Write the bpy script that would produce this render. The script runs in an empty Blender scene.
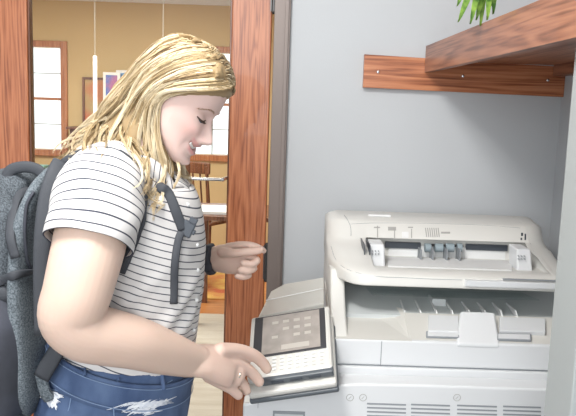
import bpy, bmesh, math, random
import numpy as np
from mathutils import Vector, Matrix
from mathutils.bvhtree import BVHTree
random.seed(4); RNG = np.random.default_rng(7)
sc = bpy.context.scene
COL = sc.collection
PI = math.pi

# ------------------------------------------------------------------ camera
FPX, PITCH, ROLL = 720.0, math.radians(8.0), math.radians(1.9)
cF = Vector((0, math.cos(PITCH), -math.sin(PITCH)))
cR0 = Vector((1, 0, 0)); cU0 = cR0.cross(cF)
cR = cR0*math.cos(ROLL) + cU0*math.sin(ROLL)
cU = cR.cross(cF)
CAMP = Vector((0, 0, 1.5))
cam_d = bpy.data.cameras.new('camera'); cam = bpy.data.objects.new('camera', cam_d); COL.objects.link(cam)
cam_d.sensor_width = 36; cam_d.lens = FPX/576*36; cam_d.clip_start = 0.05
M = Matrix((cR, cU, -cF)).transposed().to_4x4(); M.translation = CAMP
cam.matrix_world = M
sc.camera = cam

def ray(px, py):
    return (cF + cR*((px-288)/FPX) + cU*((208-py)/FPX))
def P(px, py, Y):
    d = ray(px, py); return CAMP + d*(Y/d.y)

# ------------------------------------------------------------------ world, lights, exposure
w = bpy.data.worlds.new('world'); sc.world = w; w.use_nodes = True
bg = w.node_tree.nodes['Background']; bg.inputs[0].default_value = (0.98, 0.99, 1.0, 1); bg.inputs[1].default_value = 1.25
sc.view_settings.view_transform = 'Standard'; sc.view_settings.look = 'None'
sc.view_settings.gamma = 1; sc.view_settings.use_curve_mapping = False
sc.view_settings.exposure = 0.58
def area(name, loc, target, sx, sy, power, col=(1, 1, 1)):
    l = bpy.data.lights.new(name, 'AREA'); l.shape = 'RECTANGLE'; l.size = sx; l.size_y = sy; l.energy = power; l.color = col
    o = bpy.data.objects.new(name, l); COL.objects.link(o); o.location = loc
    o.rotation_euler = (Vector(target)-Vector(loc)).to_track_quat('-Z', 'Y').to_euler()
    return o
area('ceiling_lamp_light', (-0.45, 0.75, 2.60), (-0.30, 1.4, 0), 0.55, 0.55, 30, (1, 0.98, 0.95))
area('front_fill_light', (-0.9, -1.9, 1.9), (0, 1.8, 1.1), 2.0, 1.4, 34, (0.96, 0.98, 1.0))  # added soft fill from behind the camera, no window is built there
area('far_room_fill', (-1.6, 5.2, 2.38), (-1.6, 5.3, 0), 2.6, 1.6, 75, (1, 0.93, 0.80))  # fill added under the far ceiling to brighten the tan wall, no fixture

# ------------------------------------------------------------------ materials
def mat(name, base, rough=0.5, metal=0.0, noise=None, bump=0.0, bscale=60, spec=0.5, coat=0, sss=0, emit=None):
    """noise=(colour2, scale, detail, (sx,sy,sz))"""
    m = bpy.data.materials.new(name); m.use_nodes = True
    nt = m.node_tree; b = nt.nodes['Principled BSDF']
    b.inputs['Base Color'].default_value = (*base, 1); b.inputs['Roughness'].default_value = rough
    b.inputs['Metallic'].default_value = metal; b.inputs['Specular IOR Level'].default_value = spec
    b.inputs['Coat Weight'].default_value = coat
    if sss:
        b.inputs['Subsurface Weight'].default_value = sss; b.inputs['Subsurface Radius'].default_value = (0.012, 0.005, 0.003)
        b.inputs['Subsurface Scale'].default_value = 1.0
    if emit:
        b.inputs['Emission Color'].default_value = (*emit[0], 1); b.inputs['Emission Strength'].default_value = emit[1]
    tc = nt.nodes.new('ShaderNodeTexCoord')
    if noise:
        c2, s, det, sv = noise
        mp = nt.nodes.new('ShaderNodeMapping'); mp.inputs['Scale'].default_value = sv
        nt.links.new(tc.outputs['Object'], mp.inputs['Vector'])
        n = nt.nodes.new('ShaderNodeTexNoise'); n.inputs['Scale'].default_value = s; n.inputs['Detail'].default_value = det
        nt.links.new(mp.outputs[0], n.inputs['Vector'])
        r = nt.nodes.new('ShaderNodeValToRGB'); r.color_ramp.elements[0].position = 0.35; r.color_ramp.elements[1].position = 0.65
        r.color_ramp.elements[0].color = (*base, 1); r.color_ramp.elements[1].color = (*c2, 1)
        nt.links.new(n.outputs['Fac'], r.inputs[0]); nt.links.new(r.outputs[0], b.inputs['Base Color'])
    if bump:
        n2 = nt.nodes.new('ShaderNodeTexNoise'); n2.inputs['Scale'].default_value = bscale; n2.inputs['Detail'].default_value = 3
        nt.links.new(tc.outputs['Object'], n2.inputs['Vector'])
        bp = nt.nodes.new('ShaderNodeBump'); bp.inputs['Strength'].default_value = bump; bp.inputs['Distance'].default_value = 0.01
        nt.links.new(n2.outputs['Fac'], bp.inputs['Height']); nt.links.new(bp.outputs[0], b.inputs['Normal'])
    return m

def wood(name, dark, mid, light, axis='Z', scale=1.0, rough=0.35, n1s=150, amp=0.13):
    m = bpy.data.materials.new(name); m.use_nodes = True
    nt = m.node_tree; b = nt.nodes['Principled BSDF']; b.inputs['Roughness'].default_value = rough
    b.inputs['Coat Weight'].default_value = 0.15
    tc = nt.nodes.new('ShaderNodeTexCoord'); mp = nt.nodes.new('ShaderNodeMapping')
    sv = {'Z': (1, 1, 0.045), 'X': (0.045, 1, 1), 'Y': (1, 0.045, 1)}[axis]
    mp.inputs['Scale'].default_value = tuple(v*scale for v in sv)
    nt.links.new(tc.outputs['Object'], mp.inputs['Vector'])
    n1 = nt.nodes.new('ShaderNodeTexNoise'); n1.inputs['Scale'].default_value = n1s; n1.inputs['Detail'].default_value = 4
    n2 = nt.nodes.new('ShaderNodeTexNoise'); n2.inputs['Scale'].default_value = 16; n2.inputs['Detail'].default_value = 2
    n2.inputs['Distortion'].default_value = 0.6
    nt.links.new(mp.outputs[0], n1.inputs['Vector']); nt.links.new(mp.outputs[0], n2.inputs['Vector'])
    # cathedral grain: contour bands of the coarse noise
    ml = nt.nodes.new('ShaderNodeMath'); ml.operation = 'MULTIPLY'; ml.inputs[1].default_value = 55
    nt.links.new(n2.outputs['Fac'], ml.inputs[0])
    sn = nt.nodes.new('ShaderNodeMath'); sn.operation = 'SINE'; nt.links.new(ml.outputs[0], sn.inputs[0])
    sc_ = nt.nodes.new('ShaderNodeMath'); sc_.operation = 'MULTIPLY'; sc_.inputs[1].default_value = amp
    nt.links.new(sn.outputs[0], sc_.inputs[0])
    ad = nt.nodes.new('ShaderNodeMath'); ad.operation = 'ADD'
    nt.links.new(n1.outputs['Fac'], ad.inputs[0]); nt.links.new(sc_.outputs[0], ad.inputs[1])
    r = nt.nodes.new('ShaderNodeValToRGB')
    r.color_ramp.elements[0].position = 0.25; r.color_ramp.elements[0].color = (*dark, 1)
    r.color_ramp.elements[1].position = 0.72; r.color_ramp.elements[1].color = (*light, 1)
    e = r.color_ramp.elements.new(0.46); e.color = (*mid, 1)
    nt.links.new(ad.outputs[0], r.inputs[0]); nt.links.new(r.outputs[0], b.inputs['Base Color'])
    return m

def stripes_mat(name):
    m = bpy.data.materials.new(name); m.use_nodes = True
    nt = m.node_tree; b = nt.nodes['Principled BSDF']; b.inputs['Roughness'].default_value = 0.85
    b.inputs['Specular IOR Level'].default_value = 0.15
    at = nt.nodes.new('ShaderNodeAttribute'); at.attribute_name = 's'
    dv = nt.nodes.new('ShaderNodeMath'); dv.operation = 'MULTIPLY'; dv.inputs[1].default_value = 1/0.0168
    nt.links.new(at.outputs['Fac'], dv.inputs[0])
    fr = nt.nodes.new('ShaderNodeMath'); fr.operation = 'FRACT'; nt.links.new(dv.outputs[0], fr.inputs[0])
    r = nt.nodes.new('ShaderNodeValToRGB'); r.color_ramp.interpolation = 'LINEAR'
    r.color_ramp.elements[0].position = 0.0; r.color_ramp.elements[0].color = (0.05, 0.055, 0.08, 1)
    r.color_ramp.elements[1].position = 0.18; r.color_ramp.elements[1].color = (0.66, 0.645, 0.635, 1)
    e = r.color_ramp.elements.new(0.125); e.color = (0.06, 0.065, 0.09, 1)
    nt.links.new(fr.outputs[0], r.inputs[0]); nt.links.new(r.outputs[0], b.inputs['Base Color'])
    return m

def attr_mat(name, rough, sss=0, spec=0.4):
    m = mat(name, (0.8, 0.8, 0.8), rough, sss=sss, spec=spec)
    nt = m.node_tree; at = nt.nodes.new('ShaderNodeAttribute'); at.attribute_name = 'tint'
    nt.links.new(at.outputs['Color'], nt.nodes['Principled BSDF'].inputs['Base Color'])
    return m

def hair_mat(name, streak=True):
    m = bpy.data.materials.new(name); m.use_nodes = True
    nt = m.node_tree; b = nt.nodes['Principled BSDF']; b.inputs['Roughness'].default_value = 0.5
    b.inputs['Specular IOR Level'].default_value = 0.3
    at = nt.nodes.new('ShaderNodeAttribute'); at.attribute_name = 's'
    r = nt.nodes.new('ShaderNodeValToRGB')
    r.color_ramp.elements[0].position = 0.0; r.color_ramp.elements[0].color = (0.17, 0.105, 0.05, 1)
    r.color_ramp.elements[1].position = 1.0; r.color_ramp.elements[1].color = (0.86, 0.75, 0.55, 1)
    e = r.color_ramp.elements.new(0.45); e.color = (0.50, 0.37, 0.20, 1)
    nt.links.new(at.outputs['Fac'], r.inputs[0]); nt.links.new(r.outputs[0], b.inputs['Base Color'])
    return m

def glass_mat(name, tint=(0.96, 0.98, 0.98), gloss=0.05, rough=0.0):
    m = bpy.data.materials.new(name); m.use_nodes = True
    nt = m.node_tree; nt.nodes.clear()
    o = nt.nodes.new('ShaderNodeOutputMaterial'); mx = nt.nodes.new('ShaderNodeMixShader')
    t = nt.nodes.new('ShaderNodeBsdfTransparent'); t.inputs[0].default_value = (*tint, 1)
    g = nt.nodes.new('ShaderNodeBsdfGlossy'); g.inputs['Roughness'].default_value = rough
    mx.inputs[0].default_value = gloss
    nt.links.new(t.outputs[0], mx.inputs[1]); nt.links.new(g.outputs[0], mx.inputs[2]); nt.links.new(mx.outputs[0], o.inputs[0])
    return m

OAK = wood('oak_vertical', (0.23, 0.065, 0.025), (0.38, 0.125, 0.05), (0.48, 0.18, 0.08), 'Z', 1.3)
OAKX = wood('oak_horizontal', (0.20, 0.055, 0.02), (0.42, 0.145, 0.06), (0.55, 0.23, 0.11), 'X', 1.0, n1s=110, amp=0.13)
OAKY = wood('oak_depthwise', (0.17, 0.06, 0.03), (0.30, 0.115, 0.06), (0.40, 0.17, 0.09), 'Y', 1.0, n1s=110, amp=0.15)
TRIM = wood('far_oak', (0.30, 0.10, 0.04), (0.42, 0.16, 0.06), (0.50, 0.21, 0.09), 'Z', 0.6)
DWOOD = wood('dark_wood', (0.06, 0.022, 0.012), (0.14, 0.05, 0.025), (0.22, 0.09, 0.045), 'Z', 0.6)
GREYWALL = mat('grey_paint', (0.50, 0.52, 0.54), 0.75, bump=0.05, bscale=250)
PILLAR = mat('pale_grey_paint', (0.36, 0.385, 0.385), 0.7, bump=0.04, bscale=250)
TAN = mat('tan_paint', (0.62, 0.47, 0.26), 0.8, noise=((0.59, 0.445, 0.245), 2, 2, (1, 1, 1)))
WHITEP = mat('white_paint', (0.75, 0.75, 0.73), 0.7)
JAMB = mat('bronze_metal', (0.20, 0.165, 0.15), 0.45, 0.3)
STEEL = mat('dark_steel', (0.10, 0.10, 0.10), 0.35, 0.9)
CHROME = mat('chrome', (0.75, 0.76, 0.78), 0.2, 1.0)
TILE = mat('pale_tile', (0.55, 0.50, 0.43), 0.35, noise=((0.68, 0.64, 0.58), 9, 4, (0.3, 2, 1)))
FLOORW = wood('orange_floorboards', (0.42, 0.14, 0.04), (0.55, 0.22, 0.07), (0.62, 0.28, 0.10), 'X', 0.5)
CARPET = mat('grey_carpet', (0.20, 0.19, 0.18), 0.95, noise=((0.27, 0.26, 0.25), 80, 4, (1, 1, 1)))
CREAM = mat('copier_cream', (0.66, 0.655, 0.625), 0.38)
COPW = mat('copier_white', (0.65, 0.665, 0.68), 0.36)
COPB = mat('copier_beige', (0.62, 0.61, 0.575), 0.45)
COPG = mat('copier_grey', (0.56, 0.59, 0.595), 0.4)
COPD = mat('copier_dark', (0.05, 0.06, 0.075), 0.4)
SEAM = mat('seam_grey', (0.26, 0.28, 0.30), 0.6)
RUBB = mat('roller_blue_grey', (0.27, 0.33, 0.36), 0.5)
MARK = mat('marking_grey', (0.36, 0.355, 0.34), 0.6)
LABELW = mat('label_white', (0.74, 0.75, 0.75), 0.5)
PLATG = mat('platform_greige', (0.53, 0.525, 0.49), 0.3)
SCREEN = mat('panel_display', (0.30, 0.275, 0.25), 0.22, noise=((0.38, 0.34, 0.31), 26, 2, (1, 1, 1)), coat=0.3)
ICON = mat('display_icon', (0.46, 0.43, 0.39), 0.4)
BEZEL = mat('panel_bezel', (0.045, 0.045, 0.05), 0.3)
CHARC = mat('charcoal_plastic', (0.10, 0.115, 0.13), 0.4)
CLEARP = glass_mat('clear_plastic', (0.92, 0.95, 0.95), 0.10, 0.15)
GLASS = glass_mat('window_glass', gloss=0.006, rough=0.35)
SKIN = attr_mat('skin', 0.5, sss=0.12, spec=0.3)
STRIPE = stripes_mat('striped_jersey')
DENIM = mat('blue_denim', (0.045, 0.08, 0.175), 0.85, noise=((0.10, 0.155, 0.28), 14, 6, (1, 1, 0.5)), bump=0.25, bscale=500)
DENIML = mat('denim_seam', (0.22, 0.31, 0.48), 0.85)
FRAY = mat('frayed_cotton', (0.62, 0.66, 0.74), 0.9, noise=((0.85, 0.87, 0.9), 90, 3, (1, 1, 1)))
HEATH = mat('heather_grey_canvas', (0.035, 0.043, 0.052), 0.9, noise=((0.13, 0.15, 0.17), 330, 3, (1, 1, 1)), bump=0.15, bscale=300)
HEATHL = mat('light_heather_canvas', (0.055, 0.07, 0.082), 0.9, noise=((0.18, 0.21, 0.235), 330, 3, (1, 1, 1)))
BLACKF = mat('black_canvas', (0.03, 0.033, 0.042), 0.75, noise=((0.055, 0.06, 0.08), 12, 4, (1, 1, 1)))
WEB = mat('charcoal_webbing', (0.045, 0.05, 0.06), 0.7, bump=0.2, bscale=500)
GOLD = mat('ring_silver', (0.85, 0.8, 0.72), 0.15, 1.0)
HAIR = hair_mat('blonde_hair')
TEETH = mat('teeth_white', (0.85, 0.82, 0.78), 0.3)
LASH = mat('lash_brown', (0.06, 0.035, 0.025), 0.7)
BROW = mat('brow_blonde', (0.50, 0.34, 0.25), 0.8)
EYEW = mat('eye_white', (0.75, 0.74, 0.74), 0.2)
IRIS = mat('iris_blue', (0.08, 0.11, 0.15), 0.2)
LEAF = mat('leaf_green', (0.06, 0.17, 0.02), 0.45, noise=((0.30, 0.48, 0.08), 45, 2, (1, 1, 1)))
POT = mat('pot_blue_grey', (0.28, 0.36, 0.42), 0.4)
SOIL = mat('soil', (0.05, 0.03, 0.02), 0.9)
POSTR = mat('poster_print', (0.75, 0.10, 0.10), 0.4, noise=((0.10, 0.20, 0.55), 5, 2, (1, 1, 1)))
POSTB = mat('poster_blue', (0.16, 0.32, 0.60), 0.4, noise=((0.55, 0.68, 0.85), 6, 2, (1, 1, 1)))
CANV = mat('print_ochre', (0.50, 0.36, 0.18), 0.6, noise=((0.60, 0.18, 0.10), 4, 1, (1, 1, 1)))
LAMPT = mat('lamp_tube', (0.9, 0.9, 0.9), 0.4, emit=((1, 0.98, 0.95), 1.0))
DIFF = mat('lamp_diffuser', (0.9, 0.9, 0.9), 0.4, emit=((1, 0.98, 0.95), 2.0))
RUG = mat('patterned_rug', (0.50, 0.13, 0.06), 0.95, noise=((0.66, 0.42, 0.12), 5, 2, (1, 1, 1)))
PAPER = mat('paper', (0.85, 0.86, 0.86), 0.6)
TEAL = mat('teal_board', (0.25, 0.50, 0.45), 0.6)
REDB = mat('red_board', (0.60, 0.13, 0.06), 0.6)

# ------------------------------------------------------------------ helpers
def link(name, me, m=None, parent=None, smooth=False):
    o = bpy.data.objects.new(name, me); COL.objects.link(o)
    if m:
        me.materials.clear(); me.materials.append(m)
    if smooth: me.polygons.foreach_set('use_smooth', [True]*len(me.polygons))
    if parent:
        o.parent = parent; o.matrix_parent_inverse = Matrix.Translation(parent.location).inverted()
    return o
def tag(o, label, cat, group=None, kind=None):
    o['label'] = label; o['category'] = cat
    if group: o['group'] = group
    if kind: o['kind'] = kind
    return o
def struct(o):
    o['kind'] = 'structure'; return o
def empty(name, loc, label=None, cat=None, group=None, kind=None):
    o = bpy.data.objects.new(name, None); COL.objects.link(o); o.location = loc; o.empty_display_size = 0.05
    if label: tag(o, label, cat, group)
    if kind: o['kind'] = kind
    return o
class MB:
    def __init__(s): s.bm = bmesh.new()
    def box(s, x0, x1, y0, y1, z0, z1, bev=0.0, seg=2, M=None):
        r = bmesh.ops.create_cube(s.bm, size=1.0); vs = r['verts']
        for v in vs:
            v.co = Vector(((x0+x1)/2+v.co.x*(x1-x0), (y0+y1)/2+v.co.y*(y1-y0), (z0+z1)/2+v.co.z*(z1-z0)))
        if bev:
            es = list({e for v in vs for e in v.link_edges})
            rr = bmesh.ops.bevel(s.bm, geom=es, offset=bev, segments=seg, affect='EDGES', profile=0.5)
            vs = list(set(rr['verts']) | {v for v in vs if v.is_valid})
        if M is not None:
            for v in vs: v.co = M @ v.co
        return s
    def cyl(s, a, b, r, r2=None, n=16):
        a = Vector(a); b = Vector(b); d = b-a
        q = d.to_track_quat('Z', 'Y').to_matrix().to_4x4(); q.translation = (a+b)/2
        bmesh.ops.create_cone(s.bm, cap_ends=True, segments=n, radius1=r, radius2=r if r2 is None else r2, depth=d.length, matrix=q); return s
    def ball(s, c, r, n=16, sc_=(1, 1, 1)):
        Mx = Matrix.Translation(Vector(c)) @ Matrix.Diagonal((*sc_, 1))
        bmesh.ops.create_uvsphere(s.bm, u_segments=n, v_segments=max(6, n//2), radius=r, matrix=Mx); return s
    def poly(s, pts, thick=None):
        vs = [s.bm.verts.new(p) for p in pts]; s.bm.faces.new(vs); return s
    def slab(s, quad, n, t):
        """quad of points, thickness t along -n"""
        q = [Vector(p) for p in quad]; n = Vector(n).normalized()
        a = [s.bm.verts.new(p) for p in q]; b = [s.bm.verts.new(p-n*t) for p in q]
        k = len(q); s.bm.faces.new(a); s.bm.faces.new(b[::-1])
        for i in range(k): s.bm.faces.new((a[i], b[i], b[(i+1) % k], a[(i+1) % k]))
        return s
    def build(s, name, m, parent=None, smooth=False):
        bmesh.ops.recalc_face_normals(s.bm, faces=s.bm.faces[:])
        me = bpy.data.meshes.new(name); s.bm.to_mesh(me); s.bm.free(); return link(name, me, m, parent, smooth)

def catmull(pts, n):
    pts = np.array([np.array(p, float) for p in pts]); k = len(pts)
    if k == 2:
        t = np.linspace(0, 1, n)[:, None]; return pts[0]*(1-t)+pts[1]*t
    ext = np.vstack([2*pts[0]-pts[1], pts, 2*pts[-1]-pts[-2]])
    out = []
    for u in np.linspace(0, k-1, n):
        i = min(int(u), k-2); t = u-i
        p0, p1, p2, p3 = ext[i], ext[i+1], ext[i+2], ext[i+3]
        out.append(0.5*((2*p1)+(-p0+p2)*t+(2*p0-5*p1+4*p2-p3)*t*t+(-p0+3*p1-3*p2+p3)*t**3))
    return np.array(out)

def tube(path, ra, rb=None, ref=(0, 0, 1), n=20, steps=24, cap=True, expo=2.0, interp=True, wrinkle=None, round_cap=False):
    """loft. rb along ref axis, ra along the other. returns verts, faces, s (arc length per vert)"""
    rb = ra if rb is None else rb
    k = len(path)
    ra = np.array([ra]*k if np.isscalar(ra) else ra, float); rb = np.array([rb]*k if np.isscalar(rb) else rb, float)
    ctrl = np.column_stack([np.array([list(p) for p in path]), ra, rb])
    C = catmull(ctrl, steps) if interp else ctrl
    pts = C[:, :3]; A = np.maximum(C[:, 3], 1e-4); B = np.maximum(C[:, 4], 1e-4)
    T = np.gradient(pts, axis=0); T /= np.linalg.norm(T, axis=1)[:, None]+1e-12
    if round_cap:
        add0 = []; add1 = []
        for a in (80, 55, 30):
            ca, sa = math.cos(math.radians(a)), math.sin(math.radians(a))
            add0.append((pts[0]-T[0]*A[0]*sa*0.9, A[0]*ca, B[0]*ca, T[0]))
        for a in (30, 55, 80):
            ca, sa = math.cos(math.radians(a)), math.sin(math.radians(a))
            add1.append((pts[-1]+T[-1]*A[-1]*sa*0.9, A[-1]*ca, B[-1]*ca, T[-1]))
        pts = np.vstack([[x[0] for x in add0], pts, [x[0] for x in add1]])
        A = np.concatenate([[x[1] for x in add0], A, [x[1] for x in add1]]); B = np.concatenate([[x[2] for x in add0], B, [x[2] for x in add1]])
        T = np.vstack([[x[3] for x in add0], T, [x[3] for x in add1]])
    R = np.array(ref, float); m = len(pts)
    seg = np.concatenate([[0], np.cumsum(np.linalg.norm(np.diff(pts, axis=0), axis=1))])
    V = []; S = []
    th = np.linspace(0, 2*PI, n, endpoint=False)
    cs, sn = np.cos(th), np.sin(th)
    e = 2.0/expo
    cx = np.sign(cs)*np.abs(cs)**e; sx = np.sign(sn)*np.abs(sn)**e
    for i in range(m):
        b = R-T[i]*np.dot(R, T[i]); b /= np.linalg.norm(b)+1e-12; a = np.cross(T[i], b)
        ring = pts[i]+np.outer(cx*A[i], a)+np.outer(sx*B[i], b)
        if wrinkle is not None: ring = wrinkle(ring, pts[i], seg[i], th)
        V.append(ring); S += [seg[i]]*n
    V = np.vstack(V)
    F = [(i*n+j, i*n+(j+1) % n, (i+1)*n+(j+1) % n, (i+1)*n+j) for i in range(m-1) for j in range(n)]
    if cap: F += [tuple(range(n))[::-1], tuple((m-1)*n+j for j in range(n))]
    return V, F, np.array(S)

def ellips(c, r, n=20, M3=None):
    V = []; F = []
    for i in range(n//2+1):
        a = PI*i/(n//2)
        for j in range(n):
            b = 2*PI*j/n; p = np.array((math.sin(a)*math.cos(b)*r[0], math.sin(a)*math.sin(b)*r[1], math.cos(a)*r[2]))
            if M3 is not None: p = M3 @ p
            V.append(np.array(c)+p)
    for i in range(n//2):
        for j in range(n): F.append((i*n+j, i*n+(j+1) % n, (i+1)*n+(j+1) % n, (i+1)*n+j))
    return np.array(V), F, np.zeros(len(V))

def mesh_from(name, parts, sattr=False):
    V = []; F = []; S = []; o = 0
    for v, f, s in parts:
        V.append(v); F += [tuple(i+o for i in q) for q in f]; S.append(s); o += len(v)
    me = bpy.data.meshes.new(name); me.from_pydata(np.vstack(V).tolist(), [], F); me.update()
    if sattr:
        a = me.attributes.new('s', 'FLOAT', 'POINT'); a.data.foreach_set('value', np.concatenate(S).astype(np.float32))
    return me

def remesh(me, voxel, smooth=2, factor=0.5):
    bm = bmesh.new(); bm.from_mesh(me); bmesh.ops.recalc_face_normals(bm, faces=bm.faces[:]); bm.to_mesh(me); bm.free()
    o = bpy.data.objects.new('tmp', me); COL.objects.link(o)
    md = o.modifiers.new('r', 'REMESH'); md.mode = 'VOXEL'; md.voxel_size = voxel; md.use_smooth_shade = True
    if smooth:
        ms = o.modifiers.new('s', 'SMOOTH'); ms.factor = factor; ms.iterations = smooth
    dg = bpy.context.evaluated_depsgraph_get(); dg.update()
    r = bpy.data.meshes.new_from_object(o.evaluated_get(dg)); bpy.data.objects.remove(o); return r

def bvh_of(me):
    n = len(me.vertices); co = np.empty(n*3, np.float32); me.vertices.foreach_get('co', co)
    return BVHTree.FromPolygons([Vector(c) for c in co.reshape(-1, 3)], [tuple(p.vertices) for p in me.polygons])
def hit(px, py, bvhs, off=0.0):
    d = ray(px, py).normalized(); best = None
    for b in bvhs:
        h = b.ray_cast(CAMP, d)
        if h[0] is not None and (best is None or h[3] < best[3]): best = h
    if best is None: return None
    n = best[1]
    if n.dot(d) > 0: n = -n
    return best[0]+n*off
def curve_tube(name, pts, r, m, parent, n=8, steps=None, flat=None, ref=(0, 0, 1)):
    v, f, s = tube(pts, r if flat is None else flat[0], r if flat is None else flat[1], ref=ref, n=n, steps=steps or len(pts)*4)
    return link(name, mesh_from(name, [(v, f, s)]), m, parent, True)

# ================================================================== SETTING
YW = 2.45
x0g, xleft = -2.3, -2.2
struct(MB().box(-2.3, 1.2, -2.2, YW+0.1, -0.05, 0).build('floor', CARPET))
DX0, DX1, DZ = -1.06, -0.012, 2.14       # rough opening of the door
b = MB(); b.box(-2.3, DX0, YW, YW+0.1, 0, 2.7); b.box(DX1, 1.2, YW, YW+0.1, 0, 2.7); b.box(DX0, DX1, YW, YW+0.1, DZ, 2.7)
struct(b.build('wall_back', GREYWALL))
struct(MB().box(0.905, 1.0, -2.2, YW, 0, 2.7).build('wall_right', GREYWALL))
struct(MB().box(-2.3, -2.2, -2.2, YW, 0, 2.7).build('wall_left', GREYWALL))
struct(MB().box(-2.3, 1.2, -2.2, YW+0.1, 2.7, 2.75).build('ceiling', WHITEP))
struct(MB().box(0.497, 0.905, 1.18, 1.30, 0, 1.628, 0.003).build('wall_partition', PILLAR))
b = MB().box(0.0, 0.90, YW-0.012, YW, 0, 0.1, 0.003)
struct(b.build('baseboard_back', OAKX))

# door: bronze frame, oak stiles, one big pane
door = empty('door_1', (-0.55, YW+0.03, 0), kind='structure')
b = MB(); b.box(-0.066, DX1, YW-0.02, YW+0.10, 0, DZ, 0.002); b.box(DX0, -1.015, YW-0.02, YW+0.10, 0, DZ, 0.002); b.box(-1.015, -0.066, YW-0.02, YW+0.10, 2.09, DZ, 0.002)
b.box(-0.030, -0.018, YW-0.028, YW-0.02, 0, DZ, 0.001)
b.build('door_frame', JAMB, door)
b = MB(); b.box(-0.206, -0.074, YW-0.005, YW+0.040, 0.02, 2.08, 0.004); b.build('stile', OAK, door)
b = MB(); b.box(-1.010, -0.886, YW-0.005, YW+0.040, 0.02, 2.08, 0.004); b.build('stile', OAK, door)
b = MB(); b.box(-0.886, -0.206, YW-0.005, YW+0.040, 1.94, 2.08, 0.004); b.build('top_rail', OAKX, door)
b = MB(); b.box(-0.886, -0.206, YW-0.005, YW+0.040, 0.02, 0.30, 0.004); b.build('bottom_rail', OAKX, door)
MB().box(-0.889, -0.203, YW+0.014, YW+0.020, 0.298, 1.942).build('pane', GLASS, door)
b = MB()
for xa, xb in ((-0.212, -0.206), (-0.886, -0.880)): b.box(xa, xb, YW+0.004, YW+0.034, 0.30, 1.94, 0.001)
b.build('glazing_bead', DWOOD, door)
for z in (1.87, 0.965):
    h = MB(); h.cyl((-0.0685, YW-0.012, z-0.06), (-0.0685, YW-0.012, z+0.06), 0.0075)
    for k in (-0.062, 0.062): h.ball((-0.0685, YW-0.012, z+k), 0.008, 10)
    h.box(-0.080, -0.068, YW-0.008, YW-0.004, z-0.06, z+0.06)
    h.build('hinge', STEEL, door)
zb = P(202, 179, YW-0.05).z
b = MB(); b.cyl((-0.86, YW-0.05, zb), (-0.222, YW-0.05, zb), 0.0055)
b.build('pull_bar', CHROME, door)
b = MB(); b.cyl((-0.222, YW-0.05, zb), (-0.214, YW+0.012, zb), 0.006); b.ball((-0.222, YW-0.05, zb), 0.007, 12)
b.cyl((-0.86, YW-0.05, zb), (-0.868, YW+0.012, zb), 0.006); b.ball((-0.86, YW-0.05, zb), 0.007, 12)
b.build('bar_bracket', CHROME, door)

# ------------------------------------------------------------------ far room
YF = 7.5
struct(MB().box(-5, 2.2, YW+0.1, 5.05, -0.05, 0.0).build('floor_far_tile', TILE))
struct(MB().box(-5, 2.2, 5.05, YF+0.1, -0.05, 0.0).build('floor_far_boards', FLOORW))
wz0, wz1 = 0.98, 2.02
W1 = (-2.98, -2.37); W2 = (-1.13, -0.50)
b = MB()
b.box(-5, W1[0], YF, YF+0.12, 0, 2.55); b.box(W1[1], W2[0], YF, YF+0.12, 0, 2.55); b.box(W2[1], 2.2, YF, YF+0.12, 0, 2.55)
for a in (W1, W2): b.box(a[0], a[1], YF, YF+0.12, 0, wz0); b.box(a[0], a[1], YF, YF+0.12, wz1, 2.55)
struct(b.build('wall_far', TAN))
struct(MB().box(-5, 2.2, YF-0.03, YF, 2.49, 2.55).build('trim_1', WHITEP))
struct(MB().box(-5.1, -5, YW+0.1, YF, 0, 2.55).build('wall_far_left', TAN))
struct(MB().box(2.2, 2.3, YW+0.1, YF, 0, 2.55).build('wall_far_right', TAN))
struct(MB().box(-5, 2.2, YW+0.1, YF+0.1, 2.55, 2.6).build('ceiling_far', WHITEP))
for k, a in enumerate((W1, W2)):
    wn = empty('window_%d' % (k+1), ((a[0]+a[1])/2, YF, wz0), kind='structure')
    b = MB(); t = 0.065
    b.box(a[0]-t, a[0], YF-0.025, YF+0.005, wz0-t, wz1+t, 0.004); b.box(a[1], a[1]+t, YF-0.025, YF+0.005, wz0-t, wz1+t, 0.004)
    b.box(a[0], a[1], YF-0.025, YF+0.005, wz1, wz1+t, 0.004); b.box(a[0], a[1], YF-0.045, YF+0.005, wz0-t, wz0, 0.004)
    b.build('window_frame', TRIM, wn)
    b = MB(); zm = (wz0+wz1)/2
    b.box(a[0], a[1], YF+0.03, YF+0.06, zm-0.014, zm+0.014); b.box(a[0], a[0]+0.02, YF+0.03, YF+0.06, wz0, wz1); b.box(a[1]-0.02, a[1], YF+0.03, YF+0.06, wz0, wz1)
    b.build('sash', TRIM, wn)
    b = MB()
    for q in (0.25, 0.75): b.box(a[0], a[1], YF+0.035, YF+0.05, wz0+(wz1-wz0)*q-0.005, wz0+(wz1-wz0)*q+0.005)
    b.box((a[0]+a[1])/2-0.006, (a[0]+a[1])/2+0.006, YF+0.035, YF+0.05, wz0, wz1)
    b.build('muntin', MARK, wn)
    MB().box(a[0], a[1], YF+0.04, YF+0.044, wz0, wz1).build('pane', GLASS, wn)

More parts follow.
